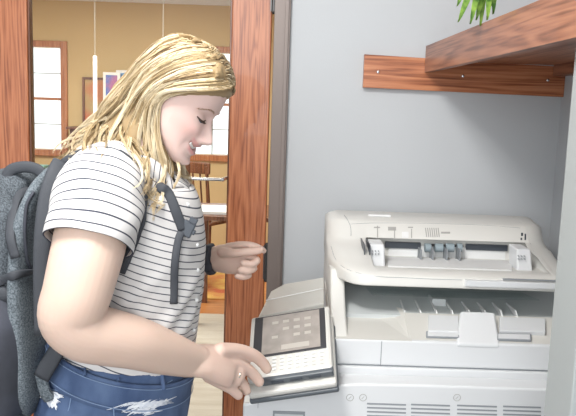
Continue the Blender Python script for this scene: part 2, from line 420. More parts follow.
p = P(82, 77, 7.46); q = P(109, 130, 7.46)
pf = empty('picture_frame', (p.x, 7.48, q.z), 'thin dark framed ochre picture on the tan wall behind the glass door', 'picture')
b = MB(); t = 0.022
b.box(p.x, p.x+t, 7.465, 7.495, q.z, p.z); b.box(q.x-t, q.x, 7.465, 7.495, q.z, p.z); b.box(p.x+t, q.x-t, 7.465, 7.495, p.z-t, p.z); b.box(p.x+t, q.x-t, 7.465, 7.495, q.z, q.z+t)
b.build('frame', DWOOD, pf); MB().box(p.x+t, q.x-t, 7.48, 7.49, q.z+t, p.z-t).build('print', CANV, pf)
for (xa, ya, xb, yb, Y, mm, lab) in ((103, 72, 120, 128, 7.30, POSTR, 'white bordered red and blue poster standing left of the blue one'), (116, 70, 142, 122, 7.38, POSTB, 'white bordered blue poster standing just behind the woman\'s hair')):
    p = P(xa, ya, Y); q = P(xb, yb, Y); q.z = P(120, 128, 7.3).z; mg = 0.028
    po = empty('poster', ((p.x+q.x)/2, Y, q.z), lab, 'poster')
    MB().box(p.x, q.x, Y, Y+0.02, q.z, p.z).build('mount', PAPER, po)
    MB().box(p.x+mg, q.x-mg, Y-0.004, Y, q.z+mg, p.z-mg).build('print', mm, po)
# low cabinet carrying the posters
pz = P(120, 128, 7.3).z
cab = empty('side_cabinet', (-1.85, 7.35, 0), 'low dark wooden cabinet under the posters in the far room', 'cabinet')
MB().box(-2.2, -1.45, 7.2, 7.45, 0.03, pz-0.025, 0.006).build('body', DWOOD, cab); MB().box(-2.23, -1.42, 7.17, 7.47, pz-0.025, pz, 0.004).build('cabinet_top', DWOOD, cab)
for xx in (-2.17, -1.82): 
    d_ = MB().box(xx, xx+0.34, 7.185, 7.2, 0.08, pz-0.05, 0.004).build('door', DWOOD, cab); MB().ball((xx+0.30, 7.178, 0.7), 0.012).build('knob', CHROME, d_)
# pendants
for (px, yb, lab) in ((95, 117, 'slim white tube pendant hanging left of the woman\'s hair'), (163, 75, 'slim white tube pendant hanging behind the woman\'s head')):
    Yp = 6.2; p = P(px, 56 if px == 95 else 40, Yp); q = P(px, yb, Yp)
    pe = empty('pendant_lamp', (p.x, Yp, 2.55), lab, 'lamp', 'tube pendants in the far room')
    MB().cyl((p.x, Yp, p.z), (p.x, Yp, 2.54), 0.0022, n=8).build('wire', MARK, pe)
    MB().cyl((p.x, Yp, q.z), (p.x, Yp, p.z), 0.016, n=14).build('tube', LAMPT, pe)
    MB().cyl((p.x, Yp, 2.535), (p.x, Yp, 2.55), 0.04, n=14).build('canopy', CHROME, pe)

def chair(x, y, rz, label):
    r = empty('wooden_chair', (x, y, 0), label, 'chair', 'wooden chairs in the far room')
    Mx = Matrix.Translation((x, y, 0)) @ Matrix.Rotation(rz, 4, 'Z')
    MB().box(-0.22, 0.22, -0.21, 0.21, 0.44, 0.475, 0.012, M=Mx).build('seat', DWOOD, r)
    for sx in (-1, 1):
        MB().cyl(Mx @ Vector((sx*0.19, -0.18, 0.013)), Mx @ Vector((sx*0.18, -0.17, 0.45)), 0.016, 0.02).build('leg', DWOOD, r)
        MB().cyl(Mx @ Vector((sx*0.20, 0.21, 0.013)), Mx @ Vector((sx*0.185, 0.185, 0.45)), 0.016, 0.02).build('leg', DWOOD, r)
        MB().cyl(Mx @ Vector((sx*0.185, 0.185, 0.46)), Mx @ Vector((sx*0.20, 0.26, 0.97)), 0.018, 0.015).build('back_post', DWOOD, r)
    b = MB(); b.box(-0.23, 0.23, 0.235, 0.262, 0.90, 1.00, 0.01, M=Mx); b.build('crest_rail', DWOOD, r); b = MB(); b.box(-0.19, 0.19, 0.20, 0.22, 0.60, 0.64, 0.006, M=Mx); b.build('lower_rail', DWOOD, r)
    for k in range(4): MB().cyl(Mx @ Vector((-0.12+0.08*k, 0.21, 0.62)), Mx @ Vector((-0.12+0.08*k, 0.247, 0.92)), 0.008, n=8).build('spindle', DWOOD, r)
chair(-0.92, 5.75, 0.5, 'dark wooden spindle chair in front of the right far window')
chair(-0.75, 6.5, 2.6, 'dark wooden spindle chair turned to the far wall under the window')
# desk with papers
dk = empty('desk', (-0.62, 5.1, 0), 'dark wooden desk with papers seen past the right door stile', 'desk')
zt = 0.76
MB().box(-0.66, 0.45, 4.75, 5.4, zt-0.03, zt, 0.004).build('desk_top', DWOOD, dk)
for xx in (-0.62, 0.40):
    for yy in (4.79, 5.35): MB().box(xx-0.025, xx+0.025, yy-0.025, yy+0.025, 0, zt-0.03, 0.003).build('leg', DWOOD, dk)
tag(MB().box(-0.62, -0.32, 4.82, 5.15, zt, zt+0.02, 0.002).build('paper_stack', PAPER), 'stack of white paper on the dark desk behind the door glass', 'paper')
tag(MB().box(-3.3, -0.3, 5.42, 6.83, 0.0, 0.012).build('rug', RUG), 'red and ochre patterned rug on the far room floor', 'rug')
# things below the left window
st = empty('low_shelf', (-2.55, 7.0, 0), 'low oak shelf below the left far window', 'shelf')
MB().box(-3.0, -2.25, 6.85, 7.15, 0.70, 0.73).build('shelf_top', TRIM, st)
for xx in (-2.98, -2.29): MB().box(xx, xx+0.03, 6.86, 7.14, 0, 0.70).build('side_panel', TRIM, st)
MB().box(-2.95, -2.29, 6.87, 7.13, 0.35, 0.37).build('shelf_board', TRIM, st)
tag(MB().box(-2.46, -2.36, 6.9, 7.05, 0.73, 0.86, 0.003).build('box', TEAL), 'small teal box on the low shelf under the left far window', 'box')
tag(MB().box(-2.62, -2.50, 6.9, 7.05, 0.73, 0.84, 0.003).build('box', REDB), 'small red box on the low shelf under the left far window', 'box')

# front room ceiling lamp
cl = empty('ceiling_lamp', (-0.45, 0.75, 2.7), 'square white ceiling lamp above the woman, outside the picture', 'lamp')
MB().box(-0.75, -0.15, 0.45, 1.05, 2.66, 2.70, 0.004).build('housing', WHITEP, cl)
MB().box(-0.72, -0.18, 0.48, 1.02, 2.652, 2.66).build('diffuser', DIFF, cl)

# ------------------------------------------------------------------ shelf
sh = empty('wall_shelf', (0.69, 2.44, 1.63), 'oak wall shelf with a deep front board, running above the copier', 'shelf')
b = MB().slab([(0.236, YW-0.022, 1.572), (0.904, YW-0.022, 1.562), (0.904, YW-0.022, 1.660), (0.236, YW-0.022, 1.680)], (0, -1, 0), 0.021)
b.build('cleat', OAKX, sh)
b = MB().slab([(0.437, YW-0.023, 1.628), (0.466, 0.95, 1.628), (0.466, 0.95, 1.713), (0.437, YW-0.023, 1.713)], (-1, 0, 0), 0.022); ap = b.build('front_board', OAKY, sh)
MB().slab([(0.4575, YW-0.024, 1.688), (0.903, YW-0.024, 1.688), (0.903, 0.95, 1.688), (0.4865, 0.95, 1.688)], (0, 0, 1), 0.023).build('shelf_board', OAKY, sh)
MB().box(0.862, 0.903, 0.95, YW-0.024, 1.630, 1.665).build('side_batten', OAKY, sh)
for (px, py) in ((378, 72), (463, 76), (548, 80)):
    p = P(px, py, YW-0.023); o = MB().ball((p.x, YW-0.023, p.z), 0.0052, 12, (1, 0.45, 1)).build('screw', CHROME, sh, True)
# plant
pl = empty('potted_plant', (0.60, 1.80, 1.688), 'green trailing leafy plant in a blue grey pot on the oak shelf', 'plant')
v, f, s = tube([(0.60, 1.80, 1.690), (0.60, 1.80, 1.695), (0.60, 1.80, 1.76), (0.60, 1.80, 1.83), (0.60, 1.80, 1.84)], [0.045, 0.05, 0.062, 0.072, 0.075], n=28, steps=14)
link('pot', mesh_from('pot', [(v, f, s)]), POT, pl, True)
MB().cyl((0.60, 1.80, 1.838), (0.60, 1.80, 1.843), 0.066, n=24).build('soil', SOIL, pl)
def leaf(root, tip, sag, wd):
    root = np.array(root); tip = np.array(tip); mid = (root+tip)/2+np.array((0, 0, sag))
    c = catmull([root, mid, tip], 9); V = []; F = []
    d = tip-root; side = np.cross(d, (0.25, -0.9, 0.3)); side /= np.linalg.norm(side)
    nrm = np.cross(side, d); nrm /= np.linalg.norm(nrm)
    for i, p_ in enumerate(c):
        t = i/8; ww = wd*(math.sin(PI*min(1, 0.06+t*0.94))**0.7)*(1-0.2*t)
        for k, z in ((-1, 0.002), (0, -0.002), (1, 0.002)): V.append(p_+side*ww*k+nrm*z*1.5)
    for i in range(8):
        for k in range(2): F.append((i*3+k, i*3+k+1, (i+1)*3+k+1, (i+1)*3+k))
    return np.array(V), F, np.zeros(len(V))
lv = [((478, -34), (458, 22), 1.73), ((482, -34), (470, 24), 1.74), ((486, -30), (476, 20), 1.76), ((490, -30), (487, 20), 1.75), ((494, -30), (493, 14), 1.77),
      ((480, -34), (463, 8), 1.78), ((485, -34), (480, 26), 1.78), ((470, -36), (457, 6), 1.74), ((500, -30), (488, 10), 1.80)]
for (a, bb, Y) in lv:
    r0 = (0.585+random.uniform(-.02, .02), 1.79, 1.845); m_ = P(a[0], a[1]+8, Y); t_ = P(bb[0], bb[1], Y)
    me = mesh_from('leaf', [leaf(m_, t_, 0.004, 0.0085)])
    o = link('leaf', me, LEAF, pl, True); sm = o.modifiers.new('t', 'SOLIDIFY'); sm.thickness = 0.001
    curve_tube('stem', [r0, ((r0[0]+m_.x)/2, 1.77, max(m_.z, 1.845)+0.05), m_], 0.0018, LEAF, pl, n=6, steps=10)
for k in range(14):
    an = random.uniform(-1.9, 2.6); r0 = np.array((0.60, 1.80, 1.843)); rr = random.uniform(.08, .15); zz = random.uniform(.04, .16)
    t0 = r0+np.array((math.cos(an)*rr*.5, math.sin(an)*rr*.5, zz)); t1 = r0+np.array((math.cos(an)*rr*1.2, math.sin(an)*rr*1.2, zz*.7))
    t1[0] = min(t1[0], 0.88); 
    o = link('leaf', mesh_from('leaf', [leaf(t0, t1, 0.02, 0.008)]), LEAF, pl, True); sm = o.modifiers.new('t', 'SOLIDIFY'); sm.thickness = 0.001
    curve_tube('stem', [r0, (r0+t0)/2+np.array((0, 0, .03)), t0], 0.0016, LEAF, pl, n=6, steps=8)

# ================================================================== COPIER
cp = empty('copier', (0.40, 2.0, 0), 'large white office copier with document feeder under the oak shelf', 'copier')
X0, X1 = 0.122, 0.80
def zp(py, Y, px=430): return P(px, py, Y).z
# --- lower body
zl = zp(386, 1.70)             # top of the protruding lower cover
b = MB(); b.box(X0+0.005, X1-0.005, 1.74, 2.34, 0.05, zl+0.005, 0.01); b.build('body', COPW, cp)
# protruding front cover, top edge dips on the left
b = MB(); Yf = 1.685
top = [P(243, 416, Yf), P(243, 404, Yf), P(262, 401, Yf), P(290, 394, Yf), P(315, 388, Yf), P(335, 385, Yf), P(360, 383.5, Yf), P(430, 385, Yf), P(576, 390, Yf)]
pts = [Vector((v.x, Yf, v.z)) for v in top] + [Vector((X1+0.01, Yf, top[-1].z-0.004)), Vector((X1+0.01, Yf, 0.52)), Vector((top[0].x, Yf, 0.52))]
pts = pts[1:]
b.slab(pts, (0, -1, 0), 0.06); o = b.build('front_cover', COPW, cp)
bv = o.modifiers.new('b', 'BEVEL'); bv.width = 0.006; bv.segments = 3
xl = top[0].x
b = MB(); b.box(xl+0.01, X1, 1.70, 2.30, 0.08, 0.52, 0.008); b.build('cabinet', COPW, cp)
b = MB(); b.box(xl+0.01, X0+0.02, 1.74, 2.10, 0.50, 0.80, 0.008); b.build('side_housing', COPW, cp)
for k in range(2):
    z0 = 0.10+k*0.205
    d = MB().box(xl+0.02, X1-0.01, 1.672, 1.70, z0, z0+0.19, 0.006).build('paper_drawer', COPW, cp)
    MB().box(0.16, 0.44, 1.664, 1.674, z0+0.12, z0+0.16, 0.003).build('handle', COPG, d)
for xx in (xl+0.05, X1-0.05):
    for yy in (1.76, 2.25):
        MB().cyl((xx-0.012, yy, 0.028), (xx+0.012, yy, 0.028), 0.028, n=16).build('caster', CHARC, cp)
        MB().box(xx-0.008, xx+0.008, yy-0.008, yy+0.008, 0.04, 0.09).build('caster_stem', CHARC, cp)
# vent slots in front cover
def on_front(px, py, Y): 
    v = P(px, py, Y); return v
for (xa, xb) in ((367, 406), (411, 450), (457, 497), (503, 541)):
    for r_ in range(4):
        y_ = 403.5+r_*4.0+(xa-367)*0.02
        a = P(xa, y_, Yf); c = P(xb, y_, Yf)
        MB().slab([(a.x, Yf-0.0008, a.z-0.0021), (c.x, Yf-0.0008, a.z-0.0021), (c.x, Yf-0.0008, a.z+0.0021), (a.x, Yf-0.0008, a.z+0.0021)], (0, -1, 0), 0.002).build('vent_slot', SEAM, cp)
for px in (350, 363, 457):
    v = P(px, 397.5, Yf); bm_ = MB()
    for q in range(24):
        a0, a1 = 2*PI*q/24, 2*PI*(q+1)/24
        bm_.cyl((v.x+math.cos(a0)*.0085, Yf-0.0005, v.z+math.sin(a0)*.0085), (v.x+math.cos(a1)*.0085, Yf-0.0005, v.z+math.sin(a1)*.0085), 0.0007, n=6)
    bm_.cyl((v.x-.003, Yf-.0005, v.z-.003), (v.x+.003, Yf-.0005, v.z+.003), 0.0007, n=6)
    bm_.build('embossed_mark', MARK, cp)
# small slot under panel left
a = P(273, 412, Yf); c = P(305, 412, Yf)
MB().box(a.x, c.x, Yf-0.003, Yf+0.002, a.z-0.03, a.z+0.0035, 0.001).build('card_slot', SEAM, cp)
MB().box(a.x+0.004, c.x-0.004, Yf-0.004, Yf, a.z-0.03, a.z-0.003, 0.001).build('slot_cover', COPG, cp)
MB().box(P(258, 405, Yf).x-.0006, P(258, 405, Yf).x+.0006, Yf-0.0008, Yf, zp(408, Yf, 258), zp(398, Yf, 258)).build('seam', SEAM, cp)

# --- front band between cover and scanner bed
zs1, zs2, zs3 = zp(341, 1.76), zp(368, 1.755), zp(386, 1.755)
b = MB(); b.box(X0+0.006, X1, 1.757, 2.33, zs2+0.0015, zs1, 0.005); b.build('upper_band', COPW, cp)
b = MB(); b.box(X0+0.012, X1, 1.752, 2.33, zs3-0.03, zs2-0.0015, 0.003); b.build('lower_band', COPW, cp)
MB().box(X0+0.014, X1, 1.762, 2.3, zs2-0.003, zs2+0.003).build('seam', SEAM, cp)
xs = P(381, 355, 1.757).x
MB().box(xs-0.0009, xs+0.0009, 1.7562, 1.76, zs2+0.004, zs1-0.004).build('seam', SEAM, cp)
xs2 = P(326, 325, 1.757).x
# --- scanner bed: sloping beige surround with open output well
b = MB()
zbk = zp(283, 2.18, 340)
quadL = [(X0, 1.758, zs1), (P(412, 338, 1.76).x, 1.758, zs1), (P(404, 309, 1.93).x, 1.93, zp(309, 1.93, 404)), (P(384, 305, 1.99).x, 1.99, zp(304, 1.99, 384)), (P(345, 284, 2.20).x, 2.20, zbk), (X0, 2.20, zbk)]
b = MB(); b.slab(quadL, (0, -0.2, 1), 0.03); b.build('bed_surround', COPB, cp)
# left raised cheek linking bed and feeder
o = MB().slab([(X0+0.002, 1.765, zs1-0.01), (X0+0.002, 1.775, zs1+0.004), (X0+0.002, 1.86, zs1+0.035), (X0+0.002, 1.92, zs1+0.075), (X0+0.002, 1.97, 1.055), (X0+0.002, 2.32, 1.055), (X0+0.002, 2.32, zs1-0.01)], (-1, 0, 0), 0.040).build('side_cheek', CREAM, cp, True)
bb = o.modifiers.new('b', 'BEVEL'); bb.width = 0.009; bb.segments = 4
# well: floor, back wall
zw = zp(309, 1.93)
MB().slab([(0.16, 1.90, zw-0.012), (X1, 1.90, zw-0.012), (X1, 2.22, zw+0.035), (0.16, 2.22, zw+0.035)], (0, -0.2, 1), 0.02).build('well_floor', COPG, cp)
MB().box(0.15, X1, 2.20, 2.33, zs1-0.02, 1.06).build('well_back', COPG, cp)
# front rim of the well
za = zp(318, 1.86)
b = MB().slab([(P(412, 338, 1.76).x-0.008, 1.762, zs1-0.001), (X1, 1.762, zs1-0.001), (X1, 1.90, zw-0.004), (P(404, 309, 1.93).x-0.004, 1.90, zw-0.004)], (0, -0.5, 1), 0.035)
b.build('well_rim', COPB, cp)
Mr = Matrix.Identity(4)
def slope_pt(px, py, lift=0.0):
    # point on the rim plane
    A = Vector((0, 1.762, zs1)); n = Vector((0, -(zw-0.004-zs1+0.001), 0.138)).normalized(); d = ray(px, py)
    t = (A-CAMP).dot(n)/d.dot(n); return CAMP+d*t+n*lift
def rim_plate(px0, py0, px1, py1, lift, t, name, m, bev=0.002):
    q = [slope_pt(px0, py1, lift), slope_pt(px1, py1+.03*(px1-px0), lift), slope_pt(px1, py0+.03*(px1-px0), lift), slope_pt(px0, py0, lift)]
    n = Vector((0, -(zw-0.004-zs1+0.001), 0.138)).normalized()
    o = MB().slab(q, n, t).build(name, m, cp); bb = o.modifiers.new('b', 'BEVEL'); bb.width = bev; bb.segments = 2; return o
rim_plate(428, 318, 458, 334, 0.010, 0.012, 'side_plate', COPW)
rim_plate(499, 320, 545, 334, 0.010, 0.012, 'side_plate', COPW)
rim_plate(426, 333, 459, 338, 0.006, 0.006, 'catch_slot', SEAM, 0.0005)
rim_plate(427.5, 334, 458, 338, 0.0075, 0.006, 'catch', COPW, 0.0005)
rim_plate(497, 335, 531, 341, 0.006, 0.006, 'catch_slot', SEAM, 0.0005)
rim_plate(498, 336, 529.5, 340.5, 0.0075, 0.006, 'catch', COPW, 0.0005)
# central tongue
c0 = P(462, 317, 1.84); c1 = P(497, 318, 1.84); z_t = zp(316, 1.84, 480)
d0 = P(456, 345, 1.75); d1 = P(501, 346, 1.75)
b = MB(); b.slab([(d0.x, 1.752, zs1-0.004), (d1.x, 1.752, zs1-0.004), (c1.x, 1.86, z_t+0.008), (c0.x, 1.86, z_t+0.008)], (0, -0.6, 1), 0.03)
o = b.build('output_tongue', COPW, cp); bb = o.modifiers.new('b', 'BEVEL'); bb.width = 0.008; bb.segments = 4
# ribs standing in the well
for px in (405, 421, 437, 453, 470, 486, 502, 517):
    v = P(px, 316, 1.90); zt_ = P(px, 308.5, 1.93).z
    me = MB().slab([(v.x-0.002, 1.885, zw-0.012), (v.x-0.002, 2.0, zw+0.005), (v.x-0.002, 1.99, zw+0.008), (v.x-0.002, 1.93, zt_), (v.x-0.002, 1.915, zt_)], (-1, 0, 0), 0.004).build('guide_rib', LABELW, cp)
# clear flap hung across the well and output rollers
MB().slab([(0.24, 1.93, zp(296, 1.93)), (0.70, 1.93, zp(296, 1.93)), (0.70, 2.14, zp(287, 2.14)), (0.24, 2.14, zp(287, 2.14))], (0, -.2, 1), 0.003).build('clear_flap', CLEARP, cp)
MB().box(P(430, 300, 2.0).x, P(444, 300, 2.0).x, 1.97, 2.03, zp(313, 2.0), zp(296, 2.0), 0.003).build('sensor_block', COPG, cp)

# --- document feeder: swept side profile
z_top = zp(213.5, 2.30); z_lab0 = zp(222, 2.19); z_lab1 = zp(240, 2.13); z_rb = zp(257, 2.165); z_rf = zp(270, 1.97)
z_lt = zp(273, 1.885); z_lb = zp(289, 1.86); z_bt = zp(300, 2.0)
def prof(x, side):
    #  side: 1 = solid cheek, 0 = recess
    if not side:
        return [(2.33, 1.045), (2.33, z_top-0.01), (2.31, z_top), (2.19, z_lab0), (2.18, z_lab0-0.004), (2.135, z_lab1), (2.17, z_lab1-0.002), (2.165, z_rb), (1.975, z_rf), (1.965, z_rf+0.003), (1.93, z_lt+0.002), (1.885, z_lt), (1.868, z_lt-0.008), (1.862, z_lb+0.004), (1.875, z_lb), (2.0, z_lb-0.002)]
    return [(2.33, 1.045), (2.33, z_top-0.01), (2.31, z_top), (2.19, z_lab0), (2.18, z_lab0-0.004), (2.135, z_lab1), (2.115, z_lab1-0.008), (2.085, z_lab1-0.016), (2.02, z_lt+0.025), (1.985, z_lt+0.016), (1.93, z_lt+0.006), (1.885, z_lt), (1.868, z_lt-0.008), (1.862, z_lb+0.004), (1.875, z_lb), (2.0, z_lb-0.002)]
st_ = []
xr0, xr1 = P(368, 260, 2.1).x, P(531, 262, 2.1).x
def k_round(dx, r):   # quarter-round factor
    return math.sqrt(max(0, 1-((r-dx)/r)**2)) if dx < r else 1.0
xsx = [0.0, 0.004, 0.012, 0.025, 0.04, 0.06, 0.085]
for d_ in xsx: st_.append((X0+d_, d_, 1))
st_ += [(xr0-0.004, .2, 1), (xr0, .2, 0), ((xr0+xr1)/2, .2, 0), (xr1, .2, 0), (xr1+0.004, .2, 1)]
for d_ in xsx[::-1]: st_.append((X1-d_, d_, 1))
b = MB(); rings = []
for (x, d_, sd) in st_:
    kf = 1-0.62*(1-k_round(d_+0.004, 0.09)); drop = 0.022*(1-k_round(d_+0.002, 0.05))
    rg = []
    for (y, z) in prof(x, sd):
        yy = 2.33-(2.33-y)*kf; zz = 1.045+(z-1.045)*(1-drop/0.12*max(0, (z-1.045)/0.12))
        if z > 1.1: zz -= 0
        rg.append(b.bm.verts.new((x, yy, zz)))
    rings.append(rg)
for i in range(len(rings)-1):
    for j in range(16): b.bm.faces.new((rings[i][j], rings[i+1][j], rings[i+1][(j+1) % 16], rings[i][(j+1) % 16]))
b.bm.faces.new(rings[0]); b.bm.faces.new(rings[-1][::-1])
fd = b.build('document_feeder', CREAM, cp)
bb = fd.modifiers.new('b', 'BEVEL'); bb.width = 0.003; bb.segments = 2; bb.limit_method = 'ANGLE'; bb.angle_limit = math.radians(35)
fd.data.polygons.foreach_set('use_smooth', [True]*len(fd.data.polygons))
try: fd.data.shade_smooth()
except Exception: pass
# feeder cover seams at the left
def fpt(px, py, Y, dy=-0.001):
    v = P(px, py, Y); return (v.x, v.y+dy, v.z)
fdb = bvh_of(fd.data)
def on_feeder(L, r_=.0008):
    p_ = [hit(px, py, [fdb], .0002) for px, py in L]; p_ = [q for q in p_ if q is not None]
    curve_tube('seam', p_, r_, SEAM, fd, n=6, steps=40)
on_feeder([(344, 215), (347, 219), (350, 225), (351, 230), (351, 236)])
on_feeder([(331, 246), (335, 258), (343, 267), (358, 273), (378, 276.5), (400, 277.5), (430, 279), (462, 280)], .0006)
on_feeder([(338, 226), (352, 224), (380, 223), (430, 223.5), (480, 225), (520, 228)], .0005)
for px in (362.5, 367.5):
    MB().box(P(px, 250, 2.06).x-0.0012, P(px, 250, 2.06).x+0.0012, 2.0, 2.115, zp(266, 2.0, px), zp(238, 2.115, px)).build('seam', COPD, fd)
# label face details (plane between (2.18,z_lab0) and (2.135,z_lab1))
def lab(px, py, lift=0.001):
    A = Vector((0, 2.18, z_lab0-0.004)); e = Vector((0, 2.135-2.18, z_lab1-z_lab0+0.004)); n = e.cross(Vector((1, 0, 0))).normalized()
    if n.y > 0: n = -n
    d = ray(px, py); t = (A-CAMP).dot(n)/d.dot(n); return CAMP+d*t+n*lift, n
def lab_rect(px0, py0, px1, py1, name, m, lift=0.0012):
    q = [lab(px0, py0, lift)[0], lab(px1, py0, lift)[0], lab(px1, py1, lift)[0], lab(px0, py1, lift)[0]]
    return MB().slab(q, lab(px0, py0)[1], 0.0012).build(name, m, fd)
lab_rect(402, 232, 408.5, 238, 'indicator_lamp', LABELW)
lab_rect(521, 233, 523, 236, 'icon_mark', COPD); lab_rect(524.5, 234, 526, 240, 'icon_mark', COPD); lab_rect(520.5, 238, 522, 240, 'icon_mark', COPD)
for a in ((377, 226, 378, 239), (374, 227, 380, 228), (388, 227, 396, 230.5), (394, 230, 395, 240), (411, 229, 412, 238), (408, 227, 413, 228)): lab_rect(*a, 'icon_mark', MARK)
for k in range(7):
    x_ = 425+k*2.1
    q = [lab(x_, 228)[0], lab(x_+.9, 228)[0], lab(x_+2.1, 237)[0], lab(x_+1.2, 237)[0]]
    MB().slab(q, lab(x_, 228)[1], 0.001).build('hatch_mark', MARK, fd)
lab_rect(441, 232, 450, 233.5, 'icon_mark', MARK)
a = P(368, 217.5, 2.25); c = P(390, 219, 2.25)
MB().box(a.x, c.x, 2.235, 2.252, z_top-0.006, z_top-0.0015+0.001).build('sticker', LABELW, fd)
# recess: rollers, slots, guides, tray
ys = 2.163
def rec(px0, px1, py0, py1, Ya, Yb, name, m, bev=0.001):
    a = P(px0, py1, Ya); c = P(px1, py0, Ya); return MB().box(a.x, c.x, Ya, Yb, a.z, c.z, bev).build(name, m, fd)
rec(385, 421, 243, 248, 2.158, 2.17, 'feed_slot', COPD); rec(466, 508, 245.5, 250, 2.158, 2.17, 'feed_slot', COPD)
rec(388, 506, 249, 256, 2.163, 2.17, 'back_plate', LABELW)
for (p0, p1) in ((425, 431), (435, 443), (446, 454), (457, 462)):
    v = P((p0+p1)/2, 248, 2.14); ra = (P(p1, 248, 2.14).x-P(p0, 248, 2.14).x)/2
    MB().cyl((v.x-ra, 2.145, v.z), (v.x+ra, 2.145, v.z), 0.013, n=20).build('feed_roller', RUBB, fd)
v = P(425, 245, 2.15); v2 = P(463, 246, 2.15)
MB().cyl((v.x, 2.15, v.z), (v2.x, 2.15, v2.z), 0.004, n=10).build('roller_shaft', STEEL, fd)
for px in (420, 432, 446, 459):
    rec(px, px+2.2, 250, 264, 2.10, 2.15, 'separator_pad', SEAM)
def guide(pxa, pxb, pyt, pyb, flip):
    a = P(pxa, pyb, 2.02); c = P(pxb, pyt, 2.02); zt_ = c.z
    b = MB().slab([(a.x, 2.0, a.z), (c.x, 2.0, a.z), (c.x-0.003, 2.03, zt_), (a.x+0.003, 2.03, zt_)], (0, -1, 0), 0.08)
    o = b.build('paper_guide', COPW, fd); m_ = o.modifiers.new('b', 'BEVEL'); m_.width = 0.005; m_.segments = 3
    for k in range(3):
        for r_ in range(2):
            e = P(pxa+5+k*3, pyt+7+r_*3, 2.0); MB().box(e.x-.001, e.x+.001, 2.008-.004*0, 2.02, e.z-.001, e.z+.001).build('grip_dot', SEAM, o)
guide(368, 386, 245, 269, 0); guide(515, 533, 250, 274, 1)
MB().slab([(P(388, 268, 1.99).x, 1.99, z_rf+0.004), (P(512, 270, 1.99).x, 1.99, z_rf+0.004), (P(512, 258, 2.13).x, 2.13, z_rb+0.004), (P(388, 258, 2.13).x, 2.13, z_rb+0.004)], (0, 0, 1), 0.005).build('input_tray', LABELW, fd)
# lip step on the right
a = P(465, 281, 1.86); c = P(505, 277, 1.86); e = P(576, 279, 1.86)
MB().box(a.x, X1-0.01, 1.852, 1.875, zp(287, 1.86, 500), zp(281, 1.86, 500), 0.002).build('pull_grip', COPW, fd)
MB().box(a.x+0.1, X1-0.03, 1.8605, 1.866, zp(280.4, 1.86, 520), zp(279.2, 1.86, 520), 0.0002).build('seam', SEAM, fd)

# --- control panel, tilted towards the user
PM = Matrix(((0.971, -0.009, -0.24, 0.014), (-0.098, 0.897, -0.431, 1.75), (0.22, 0.442, 0.87, 0.939), (0, 0, 0, 1)))
def pb(name, m, parent, *a, bev=0.0, smooth=False): return MB().box(*a, bev, M=PM).build(name, m, parent, smooth)
pnl = pb('control_panel', COPB, cp, -0.104, 0.104, -0.137, 0.078, -0.022, -0.001, bev=0.007)
pb('display_bezel', BEZEL, pnl, -0.092, 0.092, -0.073, 0.071, -0.002, 0.0005, bev=0.0005)
pb('display', SCREEN, pnl, -0.070, 0.078, -0.066, 0.066, 0.0003, 0.0014)
for r_ in range(3):
    for c_ in range(4):
        if (r_*4+c_) % 5 == 4: continue
        x_ = -0.045+c_*0.028; y_ = 0.040-r_*0.026
        pb('display_icon', ICON, pnl, x_, x_+0.016, y_-0.005, y_+0.005, 0.0012, 0.0018)
pb('display_icon', ICON, pnl, -0.02, 0.05, -0.058, -0.042, 0.0012, 0.0018)
for r_ in range(4):
    for c_ in range(8):
        x_ = -0.062+c_*0.0195; y_ = -0.082-r_*0.0115
        if c_ < 6 or r_ < 2: pb('key', LABELW, pnl, x_, x_+0.011, y_-0.003, y_+0.003, -0.002, 0.001, bev=0.0008)
        pb('key_legend', MARK, pnl, x_+0.001, x_+0.009, y_-0.0052, y_-0.0040, -0.002, -0.0005)
pb('speaker_strip', CHARC, pnl, -0.070, 0.104, -0.147, -0.128, -0.022, -0.004, bev=0.003)
for x_ in (-0.045, 0.0, 0.045): pb('strip_button', COPD, pnl, x_, x_+0.03, -0.149, -0.145, -0.016, -0.009)
pb('panel_base', COPB, pnl, -0.104, 0.108, -0.165, 0.07, -0.042, -0.024, bev=0.006)
pb('lower_edge', CHARC, pnl, -0.106, 0.110, -0.168, 0.05, -0.056, -0.042, bev=0.005)
# platform behind the panel and arm
q = [P(258, 317, 1.86), P(324, 303, 1.90), P(324, 277, 2.08), P(284, 284, 2.08), P(271, 291, 2.03)]
zav = 0.965
q = [Vector((v.x, v.y, v.z)) for v in q]
o = MB().slab(q, (0, 0, 1), 0.02).build('side_platform', PLATG, cp); bb = o.modifiers.new('b', 'BEVEL'); bb.width = 0.003; bb.segments = 2
for (a_, b_) in (((266, 301), (323, 289)),):
    A_ = P(a_[0], a_[1], 1.955); B_ = P(b_[0], b_[1], 1.985)
    curve_tube('platform_seam', [A_+Vector((0, 0, .002)), B_+Vector((0, 0, .002))], 0.0014, LABELW, cp, n=6)
MB().box(0.0, X0+0.03, 1.80, 2.05, 0.80, 0.885, 0.01).build('panel_arm', COPB, cp)

# ================================================================== WOMAN
wo = empty('woman', (-0.37, 1.5, 0), 'blonde woman in striped shirt and ripped jeans tapping the copier panel', 'person')
wo.name = 'person'
TIL, YAW = math.radians(30), math.radians(11)
Uh = np.array((math.sin(TIL), 0, math.cos(TIL))); Fh0 = np.array((math.cos(TIL), 0, -math.sin(TIL))); Sd = np.array((0, -1.0, 0))
Fh = Fh0*math.cos(YAW)+Sd*math.sin(YAW); Sh = Sd*math.cos(YAW)-Fh0*math.sin(YAW)
HC = np.array(P(176, 98.5, 1.50))
US = 0.94
def HP(f, u, s): return HC+Fh*f+Uh*u*US+Sh*s
def to_head(V):
    d = V-HC; return d@Fh, d@Uh/US, d@Sh

